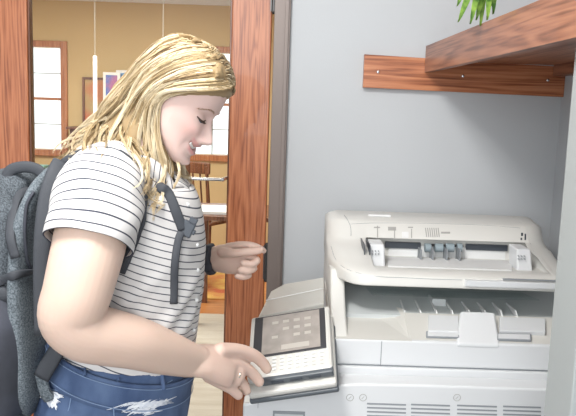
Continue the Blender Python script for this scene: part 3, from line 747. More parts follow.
def head_mesh(offset=0.0, nu=110, nt=120, nose=True):
    uk = [-.118, -.113, -.105, -.095, -.08, -.06, -.03, 0, .03, .06, .085, .100, .110, .1155]
    fb = [.060, .045, .030, .012, -.012, -.040, -.068, -.088, -.096, -.086, -.062, -.040, -.018, .002]
    ff = [.078, .087, .0915, .0915, .0885, .0895, .0890, .0870, .0915, .0900, .0790, .0640, .0480, .024]
    ww = [.012, .022, .031, .0385, .047, .0545, .0630, .0690, .0725, .0695, .0580, .0440, .0290, .010]
    us = np.concatenate([np.linspace(-.118, .1155, nu)])
    V = []; th = np.linspace(0, 2*PI, nt, endpoint=False)
    for u in us:
        B = np.interp(u, uk, fb); Fr = np.interp(u, uk, ff); Wd = np.interp(u, uk, ww)
        cf = (B+Fr)/2; hf = (Fr-B)/2
        c, s_ = np.cos(th), np.sin(th); e = 2/np.interp(u, [-.10, -.05, -.02], [1.9, 2.0, 2.25])
        f = cf+hf*np.sign(c)*np.abs(c)**e; s = Wd*np.sign(s_)*np.abs(s_)**e
        front = np.clip((f-cf)/hf, 0, 1)
        if nose:
            g = lambda x, m, d: np.exp(-((x-m)/d)**2)
            # nose ridge
            ridge = np.interp(u, [-.064, -.056, -.050, -.044, -.036, -.02, -.005, .008, .02], [0, .004, .020, .027, .0255, .015, .007, .003, 0])
            wn = np.interp(u, [-.056, -.044, -.02, .01], [.0125, .0115, .0085, .008])
            df = ridge*np.exp(-(np.abs(s)/wn)**2.2)*(front > .3)
            # alae
            df = df+.0075*g(u, -.047, .008)*(g(s, .0135, .006)+g(s, -.0135, .006))*(front > .3)
            # eye sockets and lids
            df = df-.0085*g(u, .002, .013)*(g(s, .027, .016)+g(s, -.027, .016))*front
            df = df+.0075*g(u, -.002, .0085)*(g(s, .032, .013)+g(s, -.032, .013))*front
            # brow ridge
            df = df+.0025*g(u, .019, .008)*(g(s, .026, .02)+g(s, -.026, .02))*front
            # cheeks (smiling)
            df = df+.0065*g(u, -.034, .018)*(g(s, .038, .018)+g(s, -.038, .018))*front
            # lips
            mw = .031
            lipx = np.clip(1-(np.abs(s)/mw)**2.4, 0, 1)*(front > .3)
            cu = .016*(np.abs(s)/mw)**2           # smile curve
            df = df+lipx*(.0065*g(u-cu, -.0620, .0043)+.0072*g(u-cu, -.0815, .0050)-.0070*g(u-cu, -.0712, .0044))
            df = df-.0045*g(u, -.093, .005)*g(s, 0, .02)*front
            df = df+.005*g(u, -.107, .009)*g(s, 0, .017)*front
            # smile crease
            df = df-.0030*(g(s, .033, .004)+g(s, -.033, .004))*g(u, -.066, .014)*front
            f = f+df
        p = HC+np.outer(f, Fh)+np.outer(np.full(nt, u*US), Uh)+np.outer(s, Sh)
        V.append(p)
    V = np.vstack(V)
    F = [(i*nt+j, i*nt+(j+1) % nt, (i+1)*nt+(j+1) % nt, (i+1)*nt+j) for i in range(nu-1) for j in range(nt)]
    F += [tuple(range(nt))[::-1], tuple((nu-1)*nt+j for j in range(nt))]
    return V, F, np.zeros(len(V))

def px3(L): return [np.array(P(*t)) for t in L]
YB = math.radians(14)
lat = (-math.sin(YB), -math.cos(YB), 0)      # towards the near side
# torso spine shared by body and shirt
tor_px = [(110, 432, 1.50), (118, 385, 1.50), (124, 345, 1.50), (127, 300, 1.50), (129, 255, 1.50), (128, 220, 1.50), (124, 192, 1.50), (124, 174, 1.50), (128, 162, 1.505), (133, 154, 1.505)]
tor_d = [.150, .150, .148, .153, .159, .154, .135, .108, .082, .068]
tor_w = [.180, .170, .158, .155, .158, .165, .168, .150, .105, .078]
tor = px3(tor_px)
parts = []
parts.append(head_mesh())
parts.append(tube(tor[:9]+px3([(136, 150, 1.505)]), [d-.014 for d in tor_d[:9]]+[.055], [d-.014 for d in tor_w[:9]]+[.055], ref=lat, n=40, steps=50))
parts.append(tube([np.array(P(130, 172, 1.50)), np.array(P(140, 145, 1.50)), HP(-.030, -.070, 0), HP(-.025, -.02, 0)], [.060, .049, .047, .045], [.066, .048, .046, .045], ref=lat, n=28, steps=20))
# near (right) arm
armR = px3([(104, 186, 1.37), (97, 212, 1.325), (88, 250, 1.285), (78, 290, 1.265), (71, 316, 1.265), (84, 331, 1.275), (108, 337, 1.30), (135, 343, 1.335), (163, 352, 1.385), (186, 359, 1.435), (197, 361, 1.46)])
parts.append(tube(armR, [.062, .068, .0655, .062, .059, .056, .054, .051, .046, .0385, .035], [.062, .066, .062, .058, .055, .052, .049, .045, .038, .030, .026], ref=(0, -1, 0.2), n=32, steps=60, round_cap=True))
# far (left) arm
armL = px3([(134, 196, 1.65), (148, 235, 1.70), (162, 280, 1.76), (172, 290, 1.78), (188, 275, 1.78), (200, 262, 1.775), (212, 259, 1.77)])
parts.append(tube(armL, [.058, .055, .048, .045, .038, .031, .026], ref=(0, -1, 0), n=24, steps=40, round_cap=True))
# near hand
def finger(L, r0, r1, flat=1.0):
    p = px3(L); k = len(p); r = np.linspace(r0, r1, k)
    return tube(p, list(r), list(r*flat), ref=(0, -.5, .8), n=14, steps=16, round_cap=True)
wrist = (194, 361, 1.455)
hp = px3([wrist, (205, 361.5, 1.475), (217, 364.5, 1.50), (228, 368, 1.525), (234, 370, 1.535)])
parts.append(tube(hp, [.037, .041, .0455, .0455, .038], [.026, .025, .024, .021, .015], ref=(-.25, -.75, .6), n=24, steps=20, round_cap=True))
PD = 0.0
fi = [((220, 350, 1.505), (238, 350.5, 1.545), (253, 355, 1.575), (262, 362, 1.592), (267, 369, 1.60), .0168, .0122),
      ((216, 360, 1.500), (233, 361.5, 1.535), (246, 368, 1.562), (254.5, 375.5, 1.578), (259.5, 382, 1.585), .0158, .0118),
      ((212, 368, 1.492), (227, 372, 1.522), (237.5, 378.5, 1.545), (243.5, 385.5, 1.557), (246.5, 391, 1.562), .0150, .0112),
      ((208, 376, 1.484), (220, 382.5, 1.505), (230, 388, 1.522), (235, 392, 1.530), (238.5, 395.5, 1.536), .0142, .0108)]
for a in fi: parts.append(finger(a[:5], a[5], a[6]))
parts.append(finger([(208, 356, 1.505), (226, 356, 1.560), (240, 362, 1.600), (250, 369, 1.620)], .014, .010))
# far hand: loose fist, index and thumb meeting
wl = (207, 259, 1.772)
hq = px3([wl, (217, 259, 1.765), (228, 259, 1.755), (238, 261, 1.745)])
parts.append(tube(hq, [.026, .034, .038, .034], [.020, .023, .024, .020], ref=(0.3, -1, 0), n=22, steps=16, round_cap=True))
def fing2(L, r0, r1):
    p = px3(L); r = list(np.linspace(r0, r1, len(p))); return tube(p, r, r, ref=(0, -.5, .8), n=14, steps=18, round_cap=True)
parts.append(fing2([(228, 247, 1.75), (241, 245, 1.735), (252, 245.5, 1.73), (260, 248.5, 1.73), (264, 251, 1.73)], .0105, .0072))
parts.append(fing2([(222, 252, 1.735), (234, 253, 1.715), (246, 252, 1.71), (256, 251, 1.715), (261, 250, 1.72)], .0120, .0085))
parts.append(fing2([(232, 255, 1.75), (247, 257, 1.735), (257, 260, 1.722), (252, 264, 1.708), (243, 263, 1.705)], .0105, .0082))
parts.append(fing2([(232, 263, 1.75), (245, 265, 1.735), (254, 268, 1.722), (248, 271, 1.708), (240, 270, 1.705)], .0102, .0080))
parts.append(fing2([(230, 270, 1.75), (241, 272, 1.738), (249, 275, 1.726), (243, 277, 1.712), (237, 276, 1.71)], .0095, .0074))
# pelvis, legs, feet
hipc = tor[0]; bx, by = hipc[0]-0.01, 1.5
for sgn in (-1, 1):
    yy = by+sgn*0.088
    parts.append(tube([(bx+0.01, yy, .88), (bx+.01, yy, .74), (bx+.02, yy, .50), (bx-.005, yy, .30), (bx-.01, yy, .09)], [.080, .082, .060, .052, .036], ref=(0, 1, 0), n=24, steps=30, round_cap=True))
    parts.append(tube([(bx-.035, yy, .052), (bx+.04, yy, .05), (bx+.13, yy, .038), (bx+.165, yy, .034)], [.034, .038, .036, .028], [.034, .036, .022, .016], ref=(0, 0, 1), n=20, steps=14, round_cap=True))
body_me = remesh(mesh_from('body', parts), 0.0027, smooth=3, factor=0.5)
# skin tint
nv = len(body_me.vertices); co = np.empty(nv*3); body_me.vertices.foreach_get('co', co); co = co.reshape(-1, 3)
f_, u_, s_ = to_head(co)
base = np.array((0.68, 0.505, 0.415)); col = np.tile(base, (nv, 1))
hd = (f_ > 0.02) & (u_ > -.14) & (u_ < .12) & (np.abs(s_) < .09)
face_base = np.array((0.70, 0.51, 0.46))
hm = np.clip((u_+.14)/.03, 0, 1)*np.clip((.12-np.abs(s_))/.03, 0, 1)*np.clip((f_+.02)/.03, 0, 1)*(u_ < .13)
hm = hm[:, None]; col = col*(1-hm)+face_base*hm
def blend(mask, c):
    global col
    m_ = np.clip(mask, 0, 1)[:, None]; col = col*(1-m_)+np.array(c)*m_
cu = .016*(np.abs(s_)/.031)**2
lip = ((np.abs(s_) < .0315) & (f_ > .055))*1.0
up = np.exp(-((u_-cu+.0628)/.0042)**4)*lip*np.clip((.032-np.abs(s_))/.006, 0, 1)
lo = np.exp(-((u_-cu+.0812)/.0048)**4)*lip*np.clip((.029-np.abs(s_))/.006, 0, 1)
blend(np.exp(-((u_-cu+.0715)/.0045)**4)*lip*np.clip((.029-np.abs(s_))/.004, 0, 1), (0.30, 0.08, 0.07))
blend(up*.8, (0.62, 0.28, 0.27)); blend(lo*.8, (0.62, 0.28, 0.27))
blend(0.30*np.exp(-((u_+.036)/.02)**2-((np.abs(s_)-.045)/.022)**2)*(f_ > .03), (0.80, 0.38, 0.34))
blend(0.30*np.exp(-((u_-.006)/.007)**2-((np.abs(s_)-.031)/.016)**2)*(f_ > .06), (0.55, 0.33, 0.27))
# pinker knuckles / hands
dh = np.minimum(np.linalg.norm(co-np.array(P(235, 365, 1.53)), axis=1), np.linalg.norm(co-np.array(P(243, 262, 1.73)), axis=1))
blend(0.5*np.clip((.13-dh)/.05, 0, 1), (0.70, 0.50, 0.43))
ca = body_me.color_attributes.new('tint', 'FLOAT_COLOR', 'POINT')
ca.data.foreach_set('color', np.column_stack([col, np.ones(nv)]).astype(np.float32).ravel())
body = link('body', body_me, SKIN, wo, True)
body_bvh = bvh_of(body_me)

def snap_face(f, u, s, lift=0.0):
    """point on the face surface in front of (u,s), found by a ray along -Fh"""
    o_ = Vector(HP(.2, u, s)); h = body_bvh.ray_cast(o_, Vector(-Fh))
    return np.array(h[0])+Fh*lift
# teeth, eyes, lashes, brows
tp = [snap_face(0, -.0700+.016*(abs(s)/.031)**2, s, -.0004)*1.0 for s in np.linspace(-.024, .024, 9)]
v, f, s = tube(tp, [.0040]*9, [.0022]*9, ref=Fh, n=10, steps=24)
link('teeth', mesh_from('teeth', [(v, f, s)]), TEETH, body, True)
for sg in (1, -1):
    ar = [snap_face(0, -.0035-.0045*math.sin(PI*t), sg*(.019+.026*t), .0008) for t in np.linspace(0, 1, 9)]
    v, f, s = tube(ar, [.0004, .0011, .0014, .0016, .0018, .0018, .0016, .0013, .0006], [.0012]*9, ref=Fh, n=8, steps=24)
    el = link('upper_lash_line', mesh_from('upper_lash_line', [(v, f, s)]), LASH, body, True)
    pp = []
    for t in np.linspace(.15, 1, 22):
        p_ = snap_face(0, -.0035-.0045*math.sin(PI*t), sg*(.019+.026*t), .0004)
        d_ = Fh*.8-Uh*.55+Sh*sg*.5*t; d_ /= np.linalg.norm(d_)
        pp.append(tube([p_, p_+d_*.004, p_+d_*.0075+Uh*.0012], [.0005, .0004, .0002], n=5, steps=5))
    link('eyelashes', mesh_from('eyelashes', pp), LASH, body, True)
    wr = [snap_face(0, -.0062-.0052*math.sin(PI*t), sg*(.021+.021*t), .0002) for t in np.linspace(0, 1, 7)]
    v, f, s = tube(wr, [.0003, .001, .0014, .0015, .0014, .001, .0003], [.0006]*7, ref=Fh, n=8, steps=16)
    link('eye', mesh_from('eye', [(v, f, s)]), IRIS, body, True)
    pp = []
    for t in np.linspace(0, 1, 60):
        p_ = snap_face(0, .0165+.006*math.sin(PI*min(1, t*1.1))-.003*t+random.uniform(-.0018, .0018), sg*(.012+.038*t), .0003)
        d_ = Sh*sg*.9+Uh*(.35-.7*t)+Fh*.1-Fh*.5*t; d_ /= np.linalg.norm(d_)
        pp.append(tube([p_, p_+d_*.004, p_+d_*.007], [.0004, .0004, .0002], n=5, steps=4))
    link('eyebrow', mesh_from('eyebrow', pp), BROW, body, True)

# --- shirt
def wr_shirt(ring, c, s, th):
    d = ring-c; L = np.linalg.norm(d, axis=1)[:, None]+1e-9
    z = ring[:, 2]; x = ring[:, 0]
    h = 0.0045*np.sin(38*z+9*np.sin(2.1*th+14*z)+3*th)*np.exp(-((z-1.08)/.075)**2)+0.0018*np.sin(70*z+22*x+4*np.sin(3*th))*np.clip((1.25-z)/.1, 0, 1)*np.clip((z-1.0)/.05, 0, 1)
    return ring+d/L*h[:, None]
i0 = 1
sh_me = mesh_from('shirt', [tube(px3([(122.5, 357, 1.50)])+tor[2:], [.148]+tor_d[2:], [.159]+tor_w[2:], ref=lat, n=96, steps=150, cap=False, wrinkle=wr_shirt)], True)
nvs = len(sh_me.vertices); c_ = np.empty(nvs*3); sh_me.vertices.foreach_get('co', c_); c_ = c_.reshape(-1, 3)
a_ = sh_me.attributes['s']; sv_ = np.empty(nvs); a_.data.foreach_get('value', sv_)
k_ = np.interp(c_[:, 2], [1.0, 1.2, 1.35], [.25, .48, .7])*np.interp(c_[:, 0], [-.42, -.33], [0, 1])
sv_ = sv_+k_*(c_[:, 0]+.42)+2.0; a_.data.foreach_set('value', sv_.astype(np.float32))
shirt = link('shirt', sh_me, STRIPE, wo, True); md = shirt.modifiers.new('t', 'SOLIDIFY'); md.thickness = 0.0025; md.offset = -1
sh_bvh = bvh_of(sh_me)
def wr_sl(ring, c, s, th):
    d = ring-c; L = np.linalg.norm(d, axis=1)[:, None]+1e-9
    return ring+d/L*(0.002*np.sin(60*s+3*np.sin(2*th)))[:, None]
slR = px3([(118, 166, 1.43), (108, 176, 1.385), (100, 196, 1.345), (94, 222, 1.31), (88.5, 244, 1.287)])
sl_me = mesh_from('sleeve', [tube(slR, [.050, .070, .0815, .0815, .0775], [.048, .068, .0775, .0775, .0735], ref=(0, -1, 0.2), n=72, steps=60, cap=False, wrinkle=wr_sl)], True)
slv = link('sleeve', sl_me, STRIPE, shirt, True); md = slv.modifiers.new('t', 'SOLIDIFY'); md.thickness = 0.003; md.offset = -1
slb = bvh_of(sl_me)
slL = px3([(130, 170, 1.58), (134, 186, 1.63), (140, 206, 1.665), (148, 235, 1.70), (151, 248, 1.715)])
l_me = mesh_from('sleeve', [tube(slL, [.050, .066, .073, .071, .069], ref=(0, -1, 0), n=48, steps=40, cap=False)], True)
o = link('sleeve', l_me, STRIPE, shirt, True); md = o.modifiers.new('t', 'SOLIDIFY'); md.thickness = 0.003; md.offset = -1
# hem of sleeve
h0 = slR[-1]; T_ = slR[-1]-slR[-2]; T_ /= np.linalg.norm(T_)
# collar: two leaves round the neck
def ribbon(name, pts_a, pts_b, m, parent, steps=24, thick=0.002, sat=True):
    A = catmull(pts_a, steps); B = catmull(pts_b, steps); V = np.vstack([A, (A+B)/2+np.array((0, -.002, .002)), B]); F = []
    for r_ in range(2):
        for i in range(steps-1): F.append((r_*steps+i, r_*steps+i+1, (r_+1)*steps+i+1, (r_+1)*steps+i))
    S = np.concatenate([np.arange(steps)*.0048]*3)
    me = mesh_from(name, [(V, F, S)], True); o = link(name, me, m, parent, True); q = o.modifiers.new('t', 'SOLIDIFY'); q.thickness = thick; return o
ribbon('collar', px3([(136, 154, 1.43), (150, 158, 1.425), (162, 166, 1.44), (172, 180, 1.455)]), px3([(134, 166, 1.42), (148, 176, 1.41), (160, 184, 1.42), (176, 194, 1.435)]), STRIPE, shirt)
ribbon('collar', px3([(160, 152, 1.56), (166, 160, 1.54), (172, 170, 1.50), (176, 182, 1.47)]), px3([(168, 154, 1.58), (178, 166, 1.56), (187, 180, 1.52), (190, 190, 1.48)]), STRIPE, shirt)
# placket and buttons
pk = []
for (px, py) in ((181, 192), (187, 205), (192, 222), (196, 245), (197, 270), (196, 300), (193, 330)):
    h = hit(px, py, [sh_bvh], .002)
    if h is not None: pk.append(np.array(h))
for h in pk[1:]:
    MB().ball(h, 0.0045, 12).build('button', LABELW, shirt, True)

# --- jeans
jparts = [tube(tor[:3], [.158, .158, .150], [.188, .180, .164], ref=lat, n=40, steps=20)]
for sgn in (-1, 1):
    yy = by+sgn*0.090
    jparts.append(tube([(bx+0.01, yy, .90), (bx+.01, yy, .74), (bx+.02, yy, .50), (bx-.005, yy, .30), (bx-.01, yy, .12)], [.095, .096, .074, .065, .052], ref=(0, 1, 0), n=28, steps=30, cap=True))
jn_me = remesh(mesh_from('jeans', jparts), 0.006, 4)
jeans = link('jeans', jn_me, DENIM, wo, True)
jb = bvh_of(jn_me)
wbp = px3([(125, 349, 1.5), (121.5, 361, 1.5), (117.5, 374, 1.5)])
v, f, s = tube(wbp, [.160, .1605, .1605], [.174, .176, .179], ref=lat, n=64, steps=8, cap=False)
o = link('waistband', mesh_from('waistband', [(v, f, s)]), DENIM, jeans, True); q = o.modifiers.new('t', 'SOLIDIFY'); q.thickness = 0.004; q.offset = 1
wb_b = bvh_of(o.data)
for k in (0, 6):
    vv, _, _ = tube(wbp, [.1625, .1645, .1655], [.1765, .1795, .1835], ref=lat, n=64, steps=8, cap=False)
    rg = list(vv[k*64+(64 if k == 0 else 0):(k+1)*64+(64 if k == 0 else 0)])
    curve_tube('stitching', rg+[rg[0]], 0.0009, DENIML, jeans, n=6, steps=150)
for px in (84, 116, 160):
    a = hit(px, 352+(px-62)*.19, [wb_b, jb], .006); c = hit(px+2, 370+(px-62)*.19, [wb_b, jb], .006)
    if a is not None and c is not None: curve_tube('belt_loop', [a, (a+c)/2, c], 0.004, DENIM, jeans, flat=(.0045, .0018), ref=(0, -1, 0), steps=6)
def stitch(L, r=0.0011):
    pts = [hit(px, py, [jb], .001) for px, py in L]; pts = [p_ for p_ in pts if p_ is not None]
    if len(pts) > 1: curve_tube('stitching', pts, r, DENIML, jeans, n=6, steps=30)
stitch([(111, 372), (112, 390), (114, 416), (114, 430)]); stitch([(113, 392), (135, 394), (158, 388), (172, 380)]); stitch([(113, 396), (135, 398), (158, 392), (173, 384)])
stitch([(50, 389), (62, 391), (72, 391)]); stitch([(72, 391), (70, 405), (66, 420)])
def rip(cx, cy, wx, wy, n, ang):
    V = []
    for k in range(n):
        a = ang+random.gauss(0, .16); ln = random.uniform(.5, 1)*wx; ox, oy = random.gauss(0, wx*.35), random.gauss(0, wy*.45)
        L = [(cx+ox+ln*t*math.cos(a), cy+oy+ln*t*math.sin(a)+random.uniform(-.6, .6)) for t in (-.5, -.2, .2, .5)]
        pts = [hit(px, py, [jb], .0014+random.uniform(0, .002)) for px, py in L]
        if all(p_ is not None for p_ in pts): V.append(tube(pts, [.0004, .0011, .0011, .0004], n=5, steps=8))
    if V: link('frayed_rip', mesh_from('frayed_rip', V), FRAY, jeans, True)
rip(51, 396, 13, 4, 60, .35); rip(54, 404, 7, 3, 30, 1.2); rip(148, 403, 26, 3.2, 60, -.3); rip(140, 410, 18, 3, 30, -.3)
for sgn in (-1, 1):
    yy = by+sgn*0.088
    v, f, s = tube([(bx-.055, yy, .052), (bx-.02, yy, .052), (bx+.06, yy, .052), (bx+.13, yy, .042), (bx+.175, yy, .036)], [.036, .042, .046, .044, .034], [.044, .046, .046, .034, .028], ref=(0, 0, 1), n=24, steps=20, round_cap=True)
    v[:, 2] = np.maximum(v[:, 2], 0.003)
    link('shoe', mesh_from('shoe', [(v, f, s)]), LABELW, wo, True)

# --- hair
cv, cf_, cs_ = head_mesh(nose=False, nu=70, nt=90)
fh, uh, shh = to_head(cv)
ctr = HP(-.005, 0.0, 0)
out = (cv-ctr); out /= np.linalg.norm(out, axis=1)[:, None]
line = .062+(fh-.095)*.72
cover = np.clip((uh-line)/.012, -1, 1)           # >0 under hair
back = (fh < -.005) & (uh < .0)
amt = np.where(cover > 0, .002+.007*cover, -.010)
amt = np.where(back, .008, amt)
capv = cv+out*amt[:, None]
hparts = [(capv, cf_, cs_)]
cap_tmp = mesh_from('cap', [(capv, cf_, cs_)]); cap_bvh = bvh_of(cap_tmp)
G = [
 [(234, 84), (226, 89), (205, 90), (182, 91), (163, 94), (155, 107), (154, 130), (161, 150), (169, 170), (161, 190), (148, 208), (146, 218)],
 [(234, 77), (218, 79), (192, 81), (167, 87), (151, 101), (146, 125), (149, 150), (158, 175), (152, 196), (142, 206)],
 [(231, 68), (208, 66), (177, 73), (152, 90), (140, 115), (138, 140), (145, 165), (142, 188), (134, 196)],
 [(225, 58), (197, 55), (167, 63), (144, 83), (129, 110), (122, 135), (128, 157), (132, 178), (124, 188)],
 [(216, 50), (192, 46), (163, 54), (138, 77), (120, 106), (108, 130), (106, 150), (112, 168)],
 [(206, 44), (182, 40), (158, 55), (135, 84), (117, 110), (103, 132), (90, 150), (92, 166)],
 [(198, 40), (174, 37), (154, 52), (129, 84), (111, 111), (95, 131), (76, 149), (68, 166)],
 [(192, 39), (172, 38), (152, 54), (125, 84), (108, 110), (90, 129), (66, 145), (53, 160)]]
nG = len(G); NP = 26
surf = [cap_bvh, sh_bvh, slb]
def push_out(p_, lift, tmax=.6):
    p_ = p_.copy()
    for k in range(int(len(p_)*tmax)):
        d = p_[k]-HC; L_ = np.linalg.norm(d); d = d/L_
        h = cap_bvh.ray_cast(Vector(HC), Vector(d))
        if h[0] is not None and L_ < h[3]+lift: p_[k] = HC+d*(h[3]+lift)
    return p_
def guide3(L, gi):
    out_ = []
    for k, (px, py) in enumerate(L):
        t = k/(len(L)-1)
        h = hit(px, py, surf, .006)
        dflt = 1.50-.055*min(1, t*2)*(1-gi/(nG*1.3))
        if h is None: h = P(px, py, dflt)
        elif h.y > dflt+.03 and t > .3: h = P(px, py, dflt)
        out_.append(np.array(h))
    f0, u0, s0 = to_head(out_[0]); d_ = Fh*f0+Uh*max(u0, .03)-Sh*.062; d_ /= np.linalg.norm(d_)
    hh = cap_bvh.ray_cast(Vector(HC), Vector(d_)); hh = np.array(hh[0])+d_*.003
    return push_out(catmull([hh]+out_, NP), .003)
G3 = [guide3(L, i) for i, L in enumerate(G)]
def gpath(g):
    i = min(int(g), nG-2); t = g-i; return G3[i]*(1-t)+G3[i+1]*t
tt = np.linspace(0, 1, NP)
def lock(g, depth, amp, ph, freq, jit):
    p_ = gpath(g).copy()
    T = np.gradient(p_, axis=0); T /= np.linalg.norm(T, axis=1)[:, None]+1e-9
    view = np.array(CAMP)-p_; view /= np.linalg.norm(view, axis=1)[:, None]
    side = np.cross(T, view); side /= np.linalg.norm(side, axis=1)[:, None]+1e-9
    env = np.clip((tt-.22)/.5, 0, 1)**1.2
    p_ = p_-view*depth[:, None]+side*(amp*env*np.sin(freq*tt*2*PI+ph))[:, None]+view*(amp*.7*env*np.cos(freq*tt*2*PI+ph))[:, None]
    p_ = p_+np.outer(env, jit)
    return p_, side, view
# solid under-volume
for g in np.linspace(0, nG-1, 16):
    for dp in (.010, .028):
        p_, _, _ = lock(g, np.full(NP, dp)+.012*np.clip(tt*2, 0, 1), .004, g*2, 1.6, np.zeros(3))
        n_ = NP-5
        hparts.append(tube(p_[:n_], list(np.interp(np.linspace(0, 1, n_), [0, .3, .45, .65, .85, 1], [.0008, .002, .009, .016, .012, .004])), n=10, steps=30, round_cap=True))
def mirror(V):
    f1, u1, s1 = to_head(V); return V-2*np.outer(s1, Sh)
for L, rr in (([(152, 100), (140, 118), (132, 136), (124, 150)], .022), ([(160, 112), (150, 130), (146, 146), (142, 160)], .02), ([(140, 96), (124, 120), (108, 140), (92, 152)], .02)):
    for YY in (1.51, 1.54): hparts.append(tube(px3([(x, y, YY) for x, y in L]), [rr, rr*1.1, rr, rr*.5], n=12, steps=14, round_cap=True))
n0 = len(hparts)
for h in hparts[1:n0]:
    mv = mirror(h[0]); f1, u1, s1 = to_head(mv)
    if mv[:, 2].min() > 1.0: hparts.append((mv, [q[::-1] for q in h[1]], h[2]))
hb_me = remesh(mesh_from('hair', hparts), 0.0035, 3)
nvh = len(hb_me.vertices); hc = np.empty(nvh*3); hb_me.vertices.foreach_get('co', hc); hc = hc.reshape(-1, 3)
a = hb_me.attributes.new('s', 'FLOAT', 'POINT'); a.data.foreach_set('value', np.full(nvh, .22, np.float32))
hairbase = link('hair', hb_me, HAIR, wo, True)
# strands
def strands_mesh(name, ST, n=3):
    """ST: list of (pts[NP,3], radius[NP], shade[NP])"""
    V = []; F = []; S = []; o = 0; ang = np.linspace(0, 2*PI, n, endpoint=False)
    for p_, r_, sh_ in ST:
        T = np.gradient(p_, axis=0); T /= np.linalg.norm(T, axis=1)[:, None]+1e-9
        a_ = np.cross(T, (0.3, 0.2, 0.93)); a_ /= np.linalg.norm(a_, axis=1)[:, None]+1e-9; b_ = np.cross(T, a_)
        m = len(p_)
        ring = p_[:, None, :]+(a_[:, None, :]*np.cos(ang)[None, :, None]+b_[:, None, :]*np.sin(ang)[None, :, None])*r_[:, None, None]
        V.append(ring.reshape(-1, 3)); S.append(np.repeat(sh_, n))
        for i in range(m-1):
            for j in range(n): F.append((o+i*n+j, o+i*n+(j+1) % n, o+(i+1)*n+(j+1) % n, o+(i+1)*n+j))
        o += m*n
    return mesh_from(name, [(np.vstack(V), F, np.concatenate(S))], True)
def wavy_set(nlocks, per, far=False):
    ST = []
    for k in range(nlocks):
        g = RNG.uniform(0, nG-1.001); dp = RNG.uniform(-.002, .006); lay = RNG.uniform(0, .03)
        amp = RNG.uniform(.005, .018); ph = RNG.uniform(0, 6.28); fr = RNG.uniform(1.4, 2.3)
        jit = RNG.normal(size=3)*.007; cr = RNG.uniform(.002, .0055)
        cut = RNG.uniform(.8, 1.0); base_sh = np.clip(RNG.normal(.52, .27), .03, 1)
        p0, side, view = lock(g, np.full(NP, dp)+lay*np.clip((tt-.35)*2, 0, 1), amp, ph, fr, jit)
        p0 = push_out(p0, .0035, .5)
        for q in range(per):
            r1, a1 = cr*math.sqrt(RNG.uniform(0, 1)), RNG.uniform(0, 6.28)
            sp = (1.0-.75*tt**3)*np.clip(.6+tt, 0, 1.3)
            tw = a1+tt*2.5
            p_ = p0+side*(r1*sp*np.cos(tw)*1.25)[:, None]+view*(r1*sp*np.sin(tw)*.45)[:, None]
            e = cut*RNG.uniform(.93, 1.0); idx = np.linspace(0, (NP-1)*e, NP); i0_ = np.floor(idx).astype(int).clip(0, NP-2); fr_ = (idx-i0_)[:, None]
            p_ = p_[i0_]*(1-fr_)+p_[i0_+1]*fr_
            if far: p_ = mirror(p_)
            rad = (.00085)*np.interp(tt, [0, .1, .8, 1], [.5, 1, .9, .25])
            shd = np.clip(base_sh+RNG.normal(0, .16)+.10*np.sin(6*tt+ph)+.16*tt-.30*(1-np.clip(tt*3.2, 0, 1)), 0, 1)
            ST.append((p_, rad, shd))
    return ST
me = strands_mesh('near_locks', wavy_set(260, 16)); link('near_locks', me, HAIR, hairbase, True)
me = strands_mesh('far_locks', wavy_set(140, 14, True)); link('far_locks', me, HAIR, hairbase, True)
# loose wisps
for L, Y in (([(166, 165), (172, 172), (182, 176), (192, 178)], 1.50), ([(162, 120), (172, 150), (178, 168), (190, 177)], 1.56), ([(150, 150), (142, 175), (148, 195), (162, 205)], 1.36), ([(104, 140), (98, 160), (104, 178), (112, 186)], 1.37), ([(70, 150), (60, 165), (66, 178), (76, 182)], 1.40)):
    c = catmull(px3([(x, y, Y) for x, y in L]), NP)
    ST = []
    for q in range(9): ST.append((c+np.outer(np.clip(tt+.3, 0, 1), RNG.normal(size=3)*.0022), np.full(NP, .0009)*np.interp(tt, [0, .8, 1], [1, .8, .2]), np.full(NP, np.clip(RNG.normal(.7, .15), 0, 1))))
    link('loose_wisp', strands_mesh('loose_wisp', ST), HAIR, hairbase, True)

# --- watch band / scrunchie on far wrist, ring
wc = np.array(P(210, 259, 1.772)); dv = np.array(P(220, 259, 1.765))-np.array(P(202, 260, 1.775)); dv /= np.linalg.norm(dv)
def bumpy(ring, c, s, th):
    d = ring-c; L = np.linalg.norm(d, axis=1)[:, None]; return ring+d/L*(0.0022*np.sin(7*th+90*s))[:, None]
v, f, s = tube([wc-dv*.012, wc-dv*.009, wc, wc+dv*.009, wc+dv*.012], [.030, .037, .039, .037, .029], ref=(0, -1, 0), n=40, steps=16, cap=False, wrinkle=bumpy)
tag(link('hair_scrunchie', mesh_from('hair_scrunchie', [(v, f, s)]), BLACKF, None, True), 'black fabric band worn on the woman\'s far wrist', 'wristband')
rp = np.array(px3([(236, 375, 1.530)])[0]); rd = np.array(P(239, 377, 1.535))-np.array(P(229, 370, 1.512)); rd /= np.linalg.norm(rd)
v, f, s = tube([rp-rd*.002, rp, rp+rd*.002], [.0112, .0118, .0112], ref=(0, -.5, .8), n=32, steps=6, cap=False)
rg = link('finger_ring', mesh_from('finger_ring', [(v, f, s)]), GOLD, None, True); q = rg.modifiers.new('t', 'SOLIDIFY'); q.thickness = .0012
tag(rg, 'thin silver ring on the woman\'s near hand', 'ring')

